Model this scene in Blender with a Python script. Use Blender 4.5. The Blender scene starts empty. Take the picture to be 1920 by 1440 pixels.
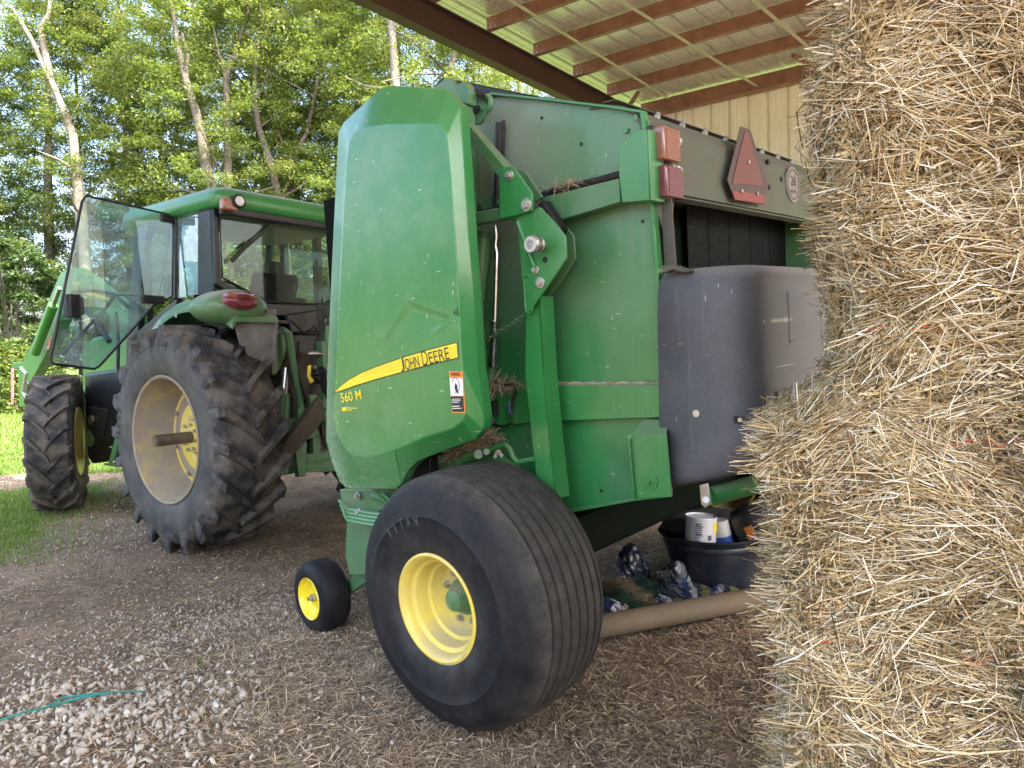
import bpy, bmesh, math, random
import numpy as np
from mathutils import Vector, Matrix
rnd = random.Random(7); NR = np.random.RandomState(11)
PI = math.pi; R = math.radians
sc = bpy.context.scene; col = sc.collection
# ------------------------------------------------------------------ camera
CAMZ = 1.48; FPX = 1380.0; PITCH = R(2.49); ROLL = 0.0225
Fw = Vector((0, math.cos(PITCH), -math.sin(PITCH))); r0 = Vector((1, 0, 0)); u0 = Vector((0, math.sin(PITCH), math.cos(PITCH)))
Rt = (math.cos(ROLL) * r0 - math.sin(ROLL) * u0); Up = (math.sin(ROLL) * r0 + math.cos(ROLL) * u0)
CAM = Vector((0, 0, CAMZ))
cd = bpy.data.cameras.new('camera'); cam = bpy.data.objects.new('camera', cd); col.objects.link(cam)
M = Matrix((Rt, Up, -Fw)).transposed().to_4x4(); M.translation = CAM; cam.matrix_world = M
cd.sensor_width = 36; cd.lens = 36 * FPX / 1920; cd.clip_start = 0.05; cd.clip_end = 600
sc.camera = cam
# ------------------------------------------------------------------ light
SUN_EL = R(52); SDIR = Vector((0.80 * math.cos(SUN_EL), -0.60 * math.cos(SUN_EL), math.sin(SUN_EL)))
w = bpy.data.worlds.new('World'); sc.world = w; w.use_nodes = True
nt = w.node_tree; nt.nodes.clear()
sky = nt.nodes.new('ShaderNodeTexSky'); sky.sky_type = 'NISHITA'; sky.sun_disc = False
sky.sun_elevation = SUN_EL; sky.sun_rotation = math.atan2(SDIR.x, SDIR.y); sky.air_density = 1.0; sky.dust_density = 6.0; sky.ozone_density = 1.0
bg = nt.nodes.new('ShaderNodeBackground'); bg.inputs[1].default_value = 0.15
wo = nt.nodes.new('ShaderNodeOutputWorld'); nt.links.new(sky.outputs[0], bg.inputs[0]); nt.links.new(bg.outputs[0], wo.inputs[0])
sl = bpy.data.lights.new('sun', 'SUN'); sl.energy = 2.4; sl.angle = R(0.6); sl.color = (1.0, 0.94, 0.82)
so = bpy.data.objects.new('sun', sl); col.objects.link(so); so.rotation_euler = (-SDIR).to_track_quat('-Z', 'Y').to_euler(); so.location = (0, 0, 30)
vs = sc.view_settings; vs.view_transform = 'Standard'; vs.look = 'None'; vs.exposure = 2.9; vs.gamma = 1
sc.render.engine = 'CYCLES'; sc.cycles.use_denoising = True; sc.cycles.max_bounces = 8; sc.cycles.transparent_max_bounces = 12
sc.cycles.diffuse_bounces = 5; sc.cycles.sample_clamp_indirect = 6
# ------------------------------------------------------------------ frames
class Frame:
    def __init__(s, O, ang, roll=0.0):
        s.O = Vector(O); a = R(ang); s.x = Vector((math.cos(a), math.sin(a), 0)); n = Vector((-math.sin(a), math.cos(a), 0))
        s.z = (Vector((0, 0, 1)) + roll * n).normalized(); s.y = (n - n.dot(s.z) * s.z).normalized(); s.A = (s.x, s.y, s.z)
    def at(s, px, py, ax, val):
        d = Fw + Rt * ((px - 960) / FPX) + Up * ((720 - py) / FPX); A = s.A[ax]
        t = (val - (CAM - s.O).dot(A)) / d.dot(A); p = CAM + d * t - s.O
        return Vector((p.dot(s.x), p.dot(s.y), p.dot(s.z)))
    def pts(s, lst, ax, val): return [s.at(a, b, ax, val) for a, b in lst]
    def mat(s, off=(0, 0, 0)):
        m = Matrix((s.x, s.y, s.z)).transposed().to_4x4(); m.translation = s.O + s.x * off[0] + s.y * off[1] + s.z * off[2]; return m
    def world(s, v): return s.O + s.x * v[0] + s.y * v[1] + s.z * v[2]
BF = Frame((-0.321, 2.765, 0.505), 138.5, 0.05)      # round baler: x forward, y to its left (towards the camera)
TF = Frame((-2.636, 5.511, 0.877), 142.5, 0.0)       # tractor: origin at the rear left wheel's outer face
SF = Frame((-0.83, 8.56, 0.0), 142.95, 0.0)          # shed: x along the purlins, -y along the rafters
# ------------------------------------------------------------------ object helpers
def tag(o, label=None, cat=None, group=None, kind=None):
    if label: o['label'] = label
    if cat: o['category'] = cat
    if group: o['group'] = group
    if kind: o['kind'] = kind
    return o
def thing(name, label, cat, mw=None, group=None):
    o = bpy.data.objects.new(name, None); col.objects.link(o); o.empty_display_size = .1
    if mw is not None: o.matrix_world = mw
    return tag(o, label, cat, group)
class MB:
    def __init__(s): s.v = []; s.f = []; s.m = []; s.k = []
    def mark(s): s.k.append((len(s.v), len(s.f))); return s
    def add(s, vs_, fs, mi=0):
        b = len(s.v); s.v += [tuple(v) for v in vs_]; s.f += [tuple(b + i for i in f) for f in fs]; s.m += [mi] * len(fs); return s
    def prism(s, pts, ext, mi=0):
        n = len(pts); e = Vector(ext); P = [Vector(p) for p in pts]
        fs = [tuple(range(n)), tuple(range(2 * n - 1, n - 1, -1))] + [(i, i + n, (i + 1) % n + n, (i + 1) % n) for i in range(n)]
        return s.add(P + [p + e for p in P], fs, mi)
    def box(s, c, d, rot=None, mi=0):
        c = Vector(c); h = Vector(d) / 2; V = []
        for i in range(8):
            q = Vector(((-1 if not i & 1 else 1) * h.x, (-1 if not i & 2 else 1) * h.y, (-1 if not i & 4 else 1) * h.z))
            if rot is not None: q = rot @ q
            V.append(c + q)
        return s.add(V, [(0, 2, 3, 1), (4, 5, 7, 6), (0, 1, 5, 4), (2, 6, 7, 3), (0, 4, 6, 2), (1, 3, 7, 5)], mi)
    def bar(s, p0, p1, w_, h_, up=(0, 0, 1), mi=0):
        p0 = Vector(p0); p1 = Vector(p1); d = (p1 - p0); L = d.length; d.normalize(); u = Vector(up); sd = d.cross(u)
        if sd.length < 1e-4: sd = d.cross(Vector((0, 1, 0)))
        sd.normalize(); u = sd.cross(d); rot = Matrix((d, sd, u)).transposed()
        return s.box((p0 + p1) / 2, (L, w_, h_), rot, mi)
    def tube(s, path, r, n=8, mi=0, closed=False, cap=True):
        P = [Vector(p) for p in path]; N = len(P); rr = r if isinstance(r, (list, tuple)) else [r] * N; V = []; prev = None
        for i in range(N):
            t = (P[(i + 1) % N] - P[i - 1]) if closed else (P[min(i + 1, N - 1)] - P[max(i - 1, 0)]); t.normalize()
            a = prev - prev.dot(t) * t if prev is not None else t.orthogonal()
            if a.length < 1e-5: a = t.orthogonal()
            a.normalize(); prev = a; b = t.cross(a)
            V += [P[i] + (a * math.cos(2 * PI * k / n) + b * math.sin(2 * PI * k / n)) * rr[i] for k in range(n)]
        fs = []
        for i in range(N if closed else N - 1):
            j = (i + 1) % N; fs += [(i * n + k, i * n + (k + 1) % n, j * n + (k + 1) % n, j * n + k) for k in range(n)]
        if cap and not closed: fs += [tuple(range(n - 1, -1, -1)), tuple((N - 1) * n + k for k in range(n))]
        return s.add(V, fs, mi)
    def cyl(s, p0, p1, r, n=16, mi=0): return s.tube([p0, p1], r, n, mi)
    def lathe(s, prof, n=64, c=(0, 0, 0), mi=0, closed=True, axis=1, mis=None):
        V = []; K = len(prof)
        for i in range(n):
            a = 2 * PI * i / n; ca, sa = math.cos(a), math.sin(a)
            for (y, r) in prof:
                q = (r * ca, y, r * sa) if axis == 1 else ((r * ca, r * sa, y) if axis == 2 else (y, r * ca, r * sa))
                V.append((c[0] + q[0], c[1] + q[1], c[2] + q[2]))
        b = len(s.v); s.v += V
        for i in range(n):
            j = (i + 1) % n
            for k in range(K if closed else K - 1):
                l = (k + 1) % K; s.f.append((b + i * K + k, b + j * K + k, b + j * K + l, b + i * K + l)); s.m.append(mis[k] if mis else mi)
        return s
    def each(s, name, mats, parent=None, **kw):
        ks = s.k + [(len(s.v), len(s.f))]; out = []
        for (a, fa), (b, fb) in zip(ks[:-1], ks[1:]):
            if b > a: q = MB(); q.v = s.v[a:b]; q.f = [tuple(i - a for i in f) for f in s.f[fa:fb]]; q.m = s.m[fa:fb]; out.append(q.build(name, mats, parent, **kw))
        return out
    def build(s, name, mats, parent=None, bev=0.0, ang=35, smooth=True, loc=None, seg=2, recalc=True, sub=0, mw=None):
        me = bpy.data.meshes.new(name); me.from_pydata(s.v, [], s.f)
        if not isinstance(mats, (list, tuple)): mats = [mats]
        for m_ in mats: me.materials.append(m_)
        me.polygons.foreach_set('material_index', s.m)
        if recalc:
            bm = bmesh.new(); bm.from_mesh(me); bmesh.ops.recalc_face_normals(bm, faces=bm.faces); bm.to_mesh(me); bm.free()
        if smooth:
            me.polygons.foreach_set('use_smooth', [True] * len(me.polygons)); me.set_sharp_from_angle(angle=R(ang))
        o = bpy.data.objects.new(name, me); col.objects.link(o)
        if parent is not None: o.parent = parent
        if loc: o.location = loc
        if mw is not None: o.matrix_world = mw
        if bev: b = o.modifiers.new('bevel', 'BEVEL'); b.width = bev; b.segments = seg; b.limit_method = 'ANGLE'; b.angle_limit = R(40)
        if sub: q = o.modifiers.new('sub', 'SUBSURF'); q.levels = sub; q.render_levels = sub
        return o
def fast_mesh(name, V, Q, mats, tint=None, parent=None, smooth=False, k=4, midx=None):
    me = bpy.data.meshes.new(name); V = np.asarray(V, np.float32).reshape(-1, 3); Q = np.asarray(Q, np.int32).reshape(-1, k)
    me.vertices.add(len(V)); me.vertices.foreach_set('co', V.ravel()); me.loops.add(Q.size); me.loops.foreach_set('vertex_index', Q.ravel())
    me.polygons.add(len(Q)); me.polygons.foreach_set('loop_start', np.arange(0, Q.size, k, dtype=np.int32)); me.polygons.foreach_set('loop_total', np.full(len(Q), k, np.int32))
    if not isinstance(mats, (list, tuple)): mats = [mats]
    for m_ in mats: me.materials.append(m_)
    if midx is not None: me.polygons.foreach_set('material_index', np.asarray(midx, np.int32))
    if smooth: me.polygons.foreach_set('use_smooth', [True] * len(Q))
    me.update(calc_edges=True)
    if tint is not None:
        a = me.attributes.new('tint', 'FLOAT', 'FACE'); a.data.foreach_set('value', np.asarray(tint, np.float32))
    o = bpy.data.objects.new(name, me); col.objects.link(o)
    if parent is not None: o.parent = parent
    return o
def copy_tree(o, parent=None):
    c = o.copy(); col.objects.link(c)
    if parent is not None: c.parent = parent
    for ch in list(o.children): copy_tree(ch, c)
    return c
def text(name, s, mat_, parent, p0, p1, yax, out, height=None, ext=0.0008, bold=0.0, loc=None):
    """letters from p0 to p1 along the baseline, in the parent's local space"""
    cu = bpy.data.curves.new(name, 'FONT'); cu.body = s; cu.size = 1; cu.extrude = 0; cu.offset = bold
    t = bpy.data.objects.new(name, cu); col.objects.link(t); bpy.context.view_layer.update()
    dg = bpy.context.evaluated_depsgraph_get(); me = bpy.data.meshes.new_from_object(t.evaluated_get(dg)); bpy.data.objects.remove(t)
    xs = [v.co.x for v in me.vertices]; ys = [v.co.y for v in me.vertices]; w_ = max(xs) - min(xs); h_ = max(ys) - min(ys)
    X = Vector(p1) - Vector(p0); sx = X.length / w_; X.normalize(); Z = Vector(out).normalized(); Y = Z.cross(X).normalized()
    sy = (height / h_) if height else sx
    for v in me.vertices:
        q = Vector(p0) + X * ((v.co.x - min(xs)) * sx) + Y * ((v.co.y - min(ys)) * sy) + Z * ext; v.co = q
    me.name = name; me.materials.clear(); me.materials.append(mat_)
    o = bpy.data.objects.new(name, me); col.objects.link(o)
    if parent is not None: o.parent = parent
    if loc: o.location = loc
    return o
# ------------------------------------------------------------------ materials
def newmat(name):
    m_ = bpy.data.materials.new(name); m_.use_nodes = True; n = m_.node_tree; n.nodes.clear()
    out = n.nodes.new('ShaderNodeOutputMaterial'); b = n.nodes.new('ShaderNodeBsdfPrincipled'); n.links.new(b.outputs[0], out.inputs[0])
    return m_, n, b, out
def rgb(c): return (c[0], c[1], c[2], 1)
def tc(n, scale=(1, 1, 1), rot=(0, 0, 0), kind='Object'):
    t = n.nodes.new('ShaderNodeTexCoord'); mp = n.nodes.new('ShaderNodeMapping'); mp.inputs['Scale'].default_value = scale; mp.inputs['Rotation'].default_value = rot
    n.links.new(t.outputs[kind], mp.inputs[0]); return mp.outputs[0]
def noise(n, v, s, det=6, rough=.6, lo=None, hi=None):
    x = n.nodes.new('ShaderNodeTexNoise'); x.inputs['Scale'].default_value = s; x.inputs['Detail'].default_value = det; x.inputs['Roughness'].default_value = rough
    n.links.new(v, x.inputs['Vector']); return ramp(n, x.outputs[0], lo, hi) if lo is not None else x.outputs[0]
def voro(n, v, s, lo, hi, feat='F1', rnd_=1.0):
    x = n.nodes.new('ShaderNodeTexVoronoi'); x.feature = feat; x.inputs['Randomness'].default_value = rnd_; x.inputs['Scale'].default_value = s; n.links.new(v, x.inputs['Vector'])
    return ramp(n, x.outputs['Distance'], lo, hi)
def ramp(n, v, lo, hi):
    x = n.nodes.new('ShaderNodeMapRange'); x.inputs[1].default_value = lo; x.inputs[2].default_value = hi; n.links.new(v, x.inputs[0]); return x.outputs[0]
def mixc(n, fac, a, b):
    x = n.nodes.new('ShaderNodeMix'); x.data_type = 'RGBA'
    if isinstance(fac, (int, float)): x.inputs[0].default_value = fac
    else: n.links.new(fac, x.inputs[0])
    for i, q in ((6, a), (7, b)):
        if isinstance(q, (tuple, list)): x.inputs[i].default_value = rgb(q)
        else: n.links.new(q, x.inputs[i])
    return x.outputs[2]
def mth(n, op, a, b=None):
    x = n.nodes.new('ShaderNodeMath'); x.operation = op
    for i, q in ((0, a), (1, b)):
        if q is None: continue
        if isinstance(q, (int, float)): x.inputs[i].default_value = q
        else: n.links.new(q, x.inputs[i])
    return x.outputs[0]
def bump(n, b, h, strength=.3, dist=.01):
    x = n.nodes.new('ShaderNodeBump'); x.inputs['Strength'].default_value = strength; x.inputs['Distance'].default_value = dist
    n.links.new(h, x.inputs['Height']); n.links.new(x.outputs[0], b.inputs['Normal'])
def sep(n, v):
    x = n.nodes.new('ShaderNodeSeparateXYZ'); n.links.new(v, x.inputs[0]); return x.outputs
def simple(name, c, rough=.5, metal=0, var=.25, s=8, bmp=0.0, bs=60, coat=0, c2=None, lo=.35, hi=.7, det=8, spec=None):
    m_, n, b, o = newmat(name); v = tc(n)
    c2 = c2 or tuple(x * (1 - var) for x in c)
    n.links.new(mixc(n, noise(n, v, s, det, .65, lo, hi), c, c2), b.inputs['Base Color'])
    b.inputs['Roughness'].default_value = rough; b.inputs['Metallic'].default_value = metal; b.inputs['Coat Weight'].default_value = coat
    if spec is not None: b.inputs['Specular IOR Level'].default_value = spec
    if bmp: bump(n, b, noise(n, v, bs, 6), bmp, .006)
    return m_
def paint(name, c, dustc=(.34, .31, .24), dust=.35, up=.6, flecks=.5, rough=.3, edge=None, wob=0.15, streak=.3, coat=.4, floor=0.0):
    """enamel with settled dust on upward faces, dirt patches, chaff flecks and rain streaks"""
    m_, n, b, o = newmat(name); v = tc(n)
    base = mixc(n, noise(n, v, 2.2, 4, .6, .3, .75), c, tuple(min(1, x * 1.25 + .004) for x in c))
    g = n.nodes.new('ShaderNodeNewGeometry'); nz = sep(n, g.outputs['Normal'])[2]
    upm = mth(n, 'MULTIPLY', ramp(n, nz, .25, .9), up)
    patch = mth(n, 'MULTIPLY', noise(n, v, 1.6, 9, .72, .5 , .75), dust)
    grain = noise(n, v, 160, 3, .7, .35, .7)
    st = mth(n, 'MULTIPLY', noise(n, tc(n, (14, 14, .7)), 3, 6, .7, .5, .8), streak)
    m1 = mth(n, 'MAXIMUM', mth(n, 'MAXIMUM', upm, patch), st)
    if floor: m1 = mth(n, 'MAXIMUM', m1, mth(n, 'MULTIPLY', noise(n, v, 4, 8, .7, .15, .6), floor))
    m1 = mth(n, 'MULTIPLY', m1, mth(n, 'ADD', mth(n, 'MULTIPLY', grain, .45), .6))
    if edge:
        e = edge(n, v); m1 = mth(n, 'MINIMUM', mth(n, 'ADD', m1, e), .92)
    colr = mixc(n, m1, base, dustc)
    if flecks:
        f1 = voro(n, tc(n, (4.5, .01, 1.0), (0, R(38), 0)), 7, .085, .05); f2 = voro(n, tc(n, (1.0, .01, 5.5), (0, R(-24), 0)), 6, .08, .045)
        big = noise(n, v, 3, 3, .5, .35, .6)
        fk = mth(n, 'MULTIPLY', mth(n, 'MULTIPLY', mth(n, 'MAXIMUM', f1, f2), big), flecks)
        colr = mixc(n, fk, colr, (.62, .66, .5))
    n.links.new(colr, b.inputs['Base Color'])
    rr = mth(n, 'ADD', mth(n, 'MULTIPLY', m1, .5), rough); rr = mth(n, 'ADD', rr, mth(n, 'MULTIPLY', noise(n, tc(n, (1, 1, 7)), 5, 6, .7, .3, .8), .1))
    n.links.new(rr, b.inputs['Roughness']); b.inputs['Coat Weight'].default_value = coat; b.inputs['Coat Roughness'].default_value = .16
    h = mth(n, 'ADD', mth(n, 'MULTIPLY', noise(n, v, 5, 2, .5), .8), mth(n, 'MULTIPLY', noise(n, v, 200, 2), .03))
    bump(n, b, h, wob, .02)
    return m_
def edge_dust(n, v):      # the dusty, chaff-blasted front edge and lower lip of the big side shield
    s_ = sep(n, v); a = ramp(n, mth(n, 'ADD', s_[0], mth(n, 'MULTIPLY', noise(n, v, 5, 4), .2)), .78, .95); lo = ramp(n, s_[2], .66, .36); sp = noise(n, v, 70, 10, .85, .44, .58)
    return mth(n, 'MULTIPLY', mth(n, 'MULTIPLY', mth(n, 'ADD', mth(n, 'MULTIPLY', a, 1.1), mth(n, 'MULTIPLY', lo, .45)), sp), .8)
def zone_gate(n, v):     # brown dust film over the upper front part of the side sheet
    s_ = sep(n, v); a = ramp(n, mth(n, 'ADD', s_[2], mth(n, 'MULTIPLY', noise(n, v, 4, 6), .4)), 1.15, 1.75); f = ramp(n, mth(n, 'ADD', s_[0], mth(n, 'MULTIPLY', noise(n, v, 5, 6), .3)), -.22, .1); return mth(n, 'MULTIPLY', mth(n, 'ADD', mth(n, 'MULTIPLY', f, .45), .22), a)
def leafy(name, c1, c2, trans=.35):
    m_, n, b, o = newmat(name); at = n.nodes.new('ShaderNodeAttribute'); at.attribute_name = 'tint'
    cc = mixc(n, at.outputs['Fac'], c1, c2); n.links.new(cc, b.inputs['Base Color']); b.inputs['Roughness'].default_value = .5
    tr = n.nodes.new('ShaderNodeBsdfTranslucent'); n.links.new(mixc(n, .5, cc, (c2[0] * 1.6, c2[1] * 1.7, c2[2] * .8)), tr.inputs[0])
    ms = n.nodes.new('ShaderNodeMixShader'); ms.inputs[0].default_value = trans; n.links.new(b.outputs[0], ms.inputs[1]); n.links.new(tr.outputs[0], ms.inputs[2]); n.links.new(ms.outputs[0], o.inputs[0])
    return m_
def strandy(name, stops, rough=.55, spec=.4):
    m_, n, b, o = newmat(name); at = n.nodes.new('ShaderNodeAttribute'); at.attribute_name = 'tint'
    cr = n.nodes.new('ShaderNodeValToRGB'); cr.color_ramp.interpolation = 'LINEAR'; el = cr.color_ramp.elements
    while len(el) < len(stops): el.new(.5)
    for e_, (p, c) in zip(el, stops): e_.position = p; e_.color = rgb(c)
    n.links.new(at.outputs['Fac'], cr.inputs[0]); n.links.new(cr.outputs[0], b.inputs['Base Color']); b.inputs['Roughness'].default_value = rough; b.inputs['Specular IOR Level'].default_value = spec
    return m_
GREEN = (.022, .175, .04)
m_shield = paint('green_shield_paint', GREEN, dustc=(.40, .47, .35), dust=.32, up=.3, flecks=.8, rough=.27, edge=edge_dust, wob=.10, streak=.08, coat=.55)
m_green = paint('green_enamel', GREEN, dustc=(.25, .26, .18), dust=.45, up=.65, flecks=.5, rough=.34, wob=.2, streak=.3)
m_greend = paint('green_enamel_dusty', (.022, .14, .04), dustc=(.30, .27, .2), dust=.75, up=.9, flecks=.2, rough=.42, wob=.2, streak=.6, floor=.25)
m_sheets = paint('side_sheet_paint', (.022, .165, .045), dustc=(.27, .27, .22), dust=.35, up=.6, flecks=.45, rough=.32, wob=.3, streak=.25, edge=zone_gate, coat=.4)
m_rear = paint('rear_panel_dust', (.025, .085, .035), dustc=(.105, .092, .077), dust=1.3, up=.95, flecks=.1, rough=.42, wob=.2, streak=.95, coat=.15, floor=1.15)
m_yellow = paint('yellow_enamel', (.72, .55, .02), dustc=(.34, .32, .27), dust=1.5, up=.9, flecks=.2, rough=.36, wob=.1, streak=.5, floor=.5)
m_yellowc = paint('yellow_enamel_clean', (.8, .62, .02), dust=.2, up=.15, flecks=.1, rough=.3, wob=.05, streak=.0)
m_yellowd = paint('yellow_enamel_muddy', (.45, .36, .05), dustc=(.24, .205, .165), dust=1.9, up=.95, flecks=.0, rough=.6, wob=.4, streak=.9, coat=0, floor=1.6)
m_loader = paint('green_sunlit_enamel', (.035, .19, .025), dust=.15, up=.2, flecks=.1, rough=.3, streak=.1)
m_tread = simple('tyre_tread_dusty', (.026, .025, .024), .8, c2=(.080, .072, .062), s=14, bmp=.6, bs=130, lo=.34, hi=.78, det=12, spec=.25)
m_side = simple('tyre_sidewall', (.007, .0075, .010), .62, c2=(.035, .033, .031), s=5, bmp=.2, bs=120, lo=.42, hi=.8, spec=.25)
m_ttread = simple('tractor_tread_muddy', (.026, .026, .028), .75, c2=(.14, .122, .10), s=6, bmp=.6, bs=50, lo=.42, hi=.66, det=12, spec=.3)
m_tside = simple('tractor_sidewall', (.036, .036, .039), .6, c2=(.12, .11, .098), s=3.5, bmp=.15, bs=60, lo=.4, hi=.75, spec=.4)
m_black = simple('black_plastic', (.007, .008, .010), .42, c2=(.028, .026, .024), s=5, bmp=.1, bs=60, lo=.45, hi=.8)
m_rubber = simple('black_rubber', (.006, .006, .007), .6, c2=(.02, .019, .018), s=12)
m_steel = simple('bright_steel', (.62, .63, .65), .28, 1.0, c2=(.35, .34, .32), s=20)
m_zinc = simple('zinc_bolts', (.6, .6, .58), .4, .9, c2=(.4, .38, .33), s=40)
m_shaft = simple('worn_axle_steel', (.2, .15, .12), .5, .6, c2=(.10, .07, .055), s=14, bmp=.2)
m_mud = simple('dried_mud', (.10, .078, .057), .9, c2=(.07, .055, .04), s=12, bmp=.8, bs=30)
m_interior = simple('dark_cavity_shade', (.002, .007, .003), .8, c2=(.004, .004, .004), s=6, spec=.06)  # near-black base colour stands in for the shade inside and under the baler
m_flot, n, b, o_ = newmat('ribbed_tyre_rubber'); v = tc(n); s_ = sep(n, v); rr_ = mth(n, 'SQRT', mth(n, 'ADD', mth(n, 'MULTIPLY', s_[0], s_[0]), mth(n, 'MULTIPLY', s_[2], s_[2])))
dm_ = ramp(n, mth(n, 'ADD', rr_, mth(n, 'MULTIPLY', mth(n, 'SUBTRACT', noise(n, v, 7, 8, .7), .5), .10)), .455, .50); dirt_ = mixc(n, noise(n, v, 16, 10, .75, .35, .7), (.030, .028, .026), (.088, .078, .066)); dirt_ = mixc(n, mth(n, 'MULTIPLY', noise(n, v, 60, 6, .8, .58, .68), .6), dirt_, (.16, .14, .115))
sw_ = mixc(n, noise(n, v, 5, 9, .7, .42, .8), (.0075, .008, .0105), (.034, .032, .030)); bead_ = mth(n, 'MULTIPLY', ramp(n, rr_, .30, .22), noise(n, v, 9, 8, .7, .3, .7)); sw_ = mixc(n, mth(n, 'MULTIPLY', bead_, .7), sw_, (.075, .07, .062))
n.links.new(mixc(n, dm_, sw_, dirt_), b.inputs['Base Color']); b.inputs['Roughness'].default_value = .68; b.inputs['Specular IOR Level'].default_value = .3; bump(n, b, mth(n, 'ADD', noise(n, v, 120, 6), mth(n, 'MULTIPLY', dirt_ if False else noise(n, v, 30, 6), .4)), .35, .004)
m_white = simple('white_print', (.8, .8, .78), .5, var=.08)
m_ylw = simple('yellow_print', (.85, .68, .03), .42, var=.1, s=20)
m_ink = simple('black_print', (.02, .022, .02), .5)
m_orange = simple('orange_print', (.8, .25, .04), .5, var=.1)
m_blue = simple('blue_print', (.03, .09, .35), .4)
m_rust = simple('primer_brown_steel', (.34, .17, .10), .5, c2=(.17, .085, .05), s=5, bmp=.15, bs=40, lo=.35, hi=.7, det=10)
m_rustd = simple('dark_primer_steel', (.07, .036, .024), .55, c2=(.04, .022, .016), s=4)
m_strap = simple('cream_strap', (.62, .6, .4), .6)
m_bark = simple('grey_bark', (.15, .13, .105), .9, c2=(.07, .06, .048), s=9, bmp=.8, bs=14, lo=.4, hi=.65)
m_barkl = simple('pale_bark', (.23, .20, .165), .85, c2=(.12, .10, .08), s=6, bmp=.5, bs=10, lo=.45, hi=.75)
m_barkd = simple('dark_bark', (.10, .085, .07), .9, c2=(.045, .038, .03), s=9, bmp=.8, bs=14)
m_card = simple('brown_cardboard', (.135, .10, .062), .8, c2=(.10, .075, .045), s=4, bmp=.1, bs=90)
m_seat = simple('seat_cloth', (.010, .011, .012), .85, c2=(.006, .006, .007), spec=.1)
m_leaf = leafy('leaves_mid', (.030, .070, .016), (.18, .225, .045), .42)
m_leafd = leafy('leaves_dark', (.015, .042, .013), (.085, .13, .032), .33)
m_leafy2 = leafy('leaves_yellowish', (.045, .085, .018), (.23, .26, .065), .42)
m_grass = leafy('grass_blades', (.06, .14, .015), (.19, .26, .04), .3)
m_straw = strandy('straw', [(0, (.075, .047, .022)), (.22, (.26, .175, .08)), (.5, (.53, .395, .19)), (.75, (.72, .59, .34)), (1, (.86, .80, .66))], .42)
m_litter = strandy('straw_litter', [(0, (.07, .047, .032)), (.35, (.21, .15, .10)), (.7, (.44, .34, .21)), (1, (.68, .58, .43))], .7)
m_twine = simple('orange_twine', (.7, .12, .05), .6)
m_teal = simple('teal_strap', (.015, .15, .115), .45, c2=(.03, .22, .18))
m_gray = paint('charcoal_plastic_cover', (.050, .052, .060), dustc=(.21, .205, .20), dust=1.1, up=1.3, flecks=.8, rough=.42, wob=.4, streak=1.3, coat=0, floor=.5)

def glass(name, tint=(.75, .9, .85), alpha=.25, rough=.02, dirt=.15):
    m_, n, b, o = newmat(name); n.nodes.remove(b)
    tr = n.nodes.new('ShaderNodeBsdfTransparent'); tr.inputs[0].default_value = rgb(tint)
    gl = n.nodes.new('ShaderNodeBsdfGlossy'); gl.inputs['Roughness'].default_value = rough; gl.inputs[0].default_value = (.9, .97, 1, 1)
    dirt_haze = n.nodes.new('ShaderNodeBsdfDiffuse'); dirt_haze.inputs[0].default_value = (.42, .54, .57, 1)  # pale blue film: dirt plus sky reflection and haze put into the colour
    fr = n.nodes.new('ShaderNodeFresnel'); fr.inputs[0].default_value = 1.5; ge = n.nodes.new('ShaderNodeNewGeometry'); ff = mth(n, 'MULTIPLY', mth(n, 'ADD', fr.outputs[0], alpha), mth(n, 'SUBTRACT', 1.0, ge.outputs['Backfacing']))
    m1 = n.nodes.new('ShaderNodeMixShader'); n.links.new(mth(n, 'MAXIMUM', mth(n, 'MINIMUM', ff, 1), 0), m1.inputs[0]); n.links.new(tr.outputs[0], m1.inputs[1]); n.links.new(gl.outputs[0], m1.inputs[2])
    m2 = n.nodes.new('ShaderNodeMixShader'); n.links.new(mth(n, 'MULTIPLY', noise(n, tc(n), 3, 8, .7, .35, .75), dirt), m2.inputs[0]); n.links.new(m1.outputs[0], m2.inputs[1]); n.links.new(dirt_haze.outputs[0], m2.inputs[2])  # dirt amount also sets how much painted sky haze shows
    n.links.new(m2.outputs[0], o.inputs[0]); return m_
m_glass = glass('door_glass', (.74, .90, .93), .24, .01, .5)
m_glassd = glass('window_glass', (.82, .90, .84), -.01, .02, .03)
def lens(name, c):
    m_, n, b, o = newmat(name); b.inputs['Base Color'].default_value = rgb(c); b.inputs['Roughness'].default_value = .18; b.inputs['Coat Weight'].default_value = .5
    b.inputs['Subsurface Weight'].default_value = .0
    n.links.new(mixc(n, noise(n, tc(n), 9, 8, .7, .45, .75), c, tuple(.6 * x + .07 for x in c)), b.inputs['Base Color']); return m_
m_lensr = lens('red_lens', (.17, .025, .035)); m_lenso = lens('orange_lens', (.27, .085, .045)); m_lensc = lens('clear_lens', (.7, .72, .72))
m_smv = simple('faded_red_triangle', (.15, .04, .036), .55, c2=(.11, .05, .045), s=6)
# ================================================================== ROUND BALER
baler = thing('round_baler', 'large green round hay baler with tall side shield and wide ribbed tyre', 'baler', BF.mat((0, 0, -0.505)))
BL = (0, 0, .505)
def bp(pts, y): return BF.pts(pts, 1, y)
def P(mb, name, m_, bev=.003, **k): return mb.build(name, m_, baler, bev=bev, loc=BL, **k)
YS = -.62; YF = -2.38
# ---- chamber (the body between the two side sheets)
prof = [(-.44, 1.86), (.1, 1.98), (.62, 1.97), (1.15, 1.72), (1.3, 1.2), (1.28, .55), (.9, .22), (.2, .16), (-.2, .24), (-.55, .40), (-.44, .46)]
P(MB().prism([(x, YS, z) for x, z in prof], (0, YF - YS, 0)), 'bale_chamber', m_interior, .006)
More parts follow.
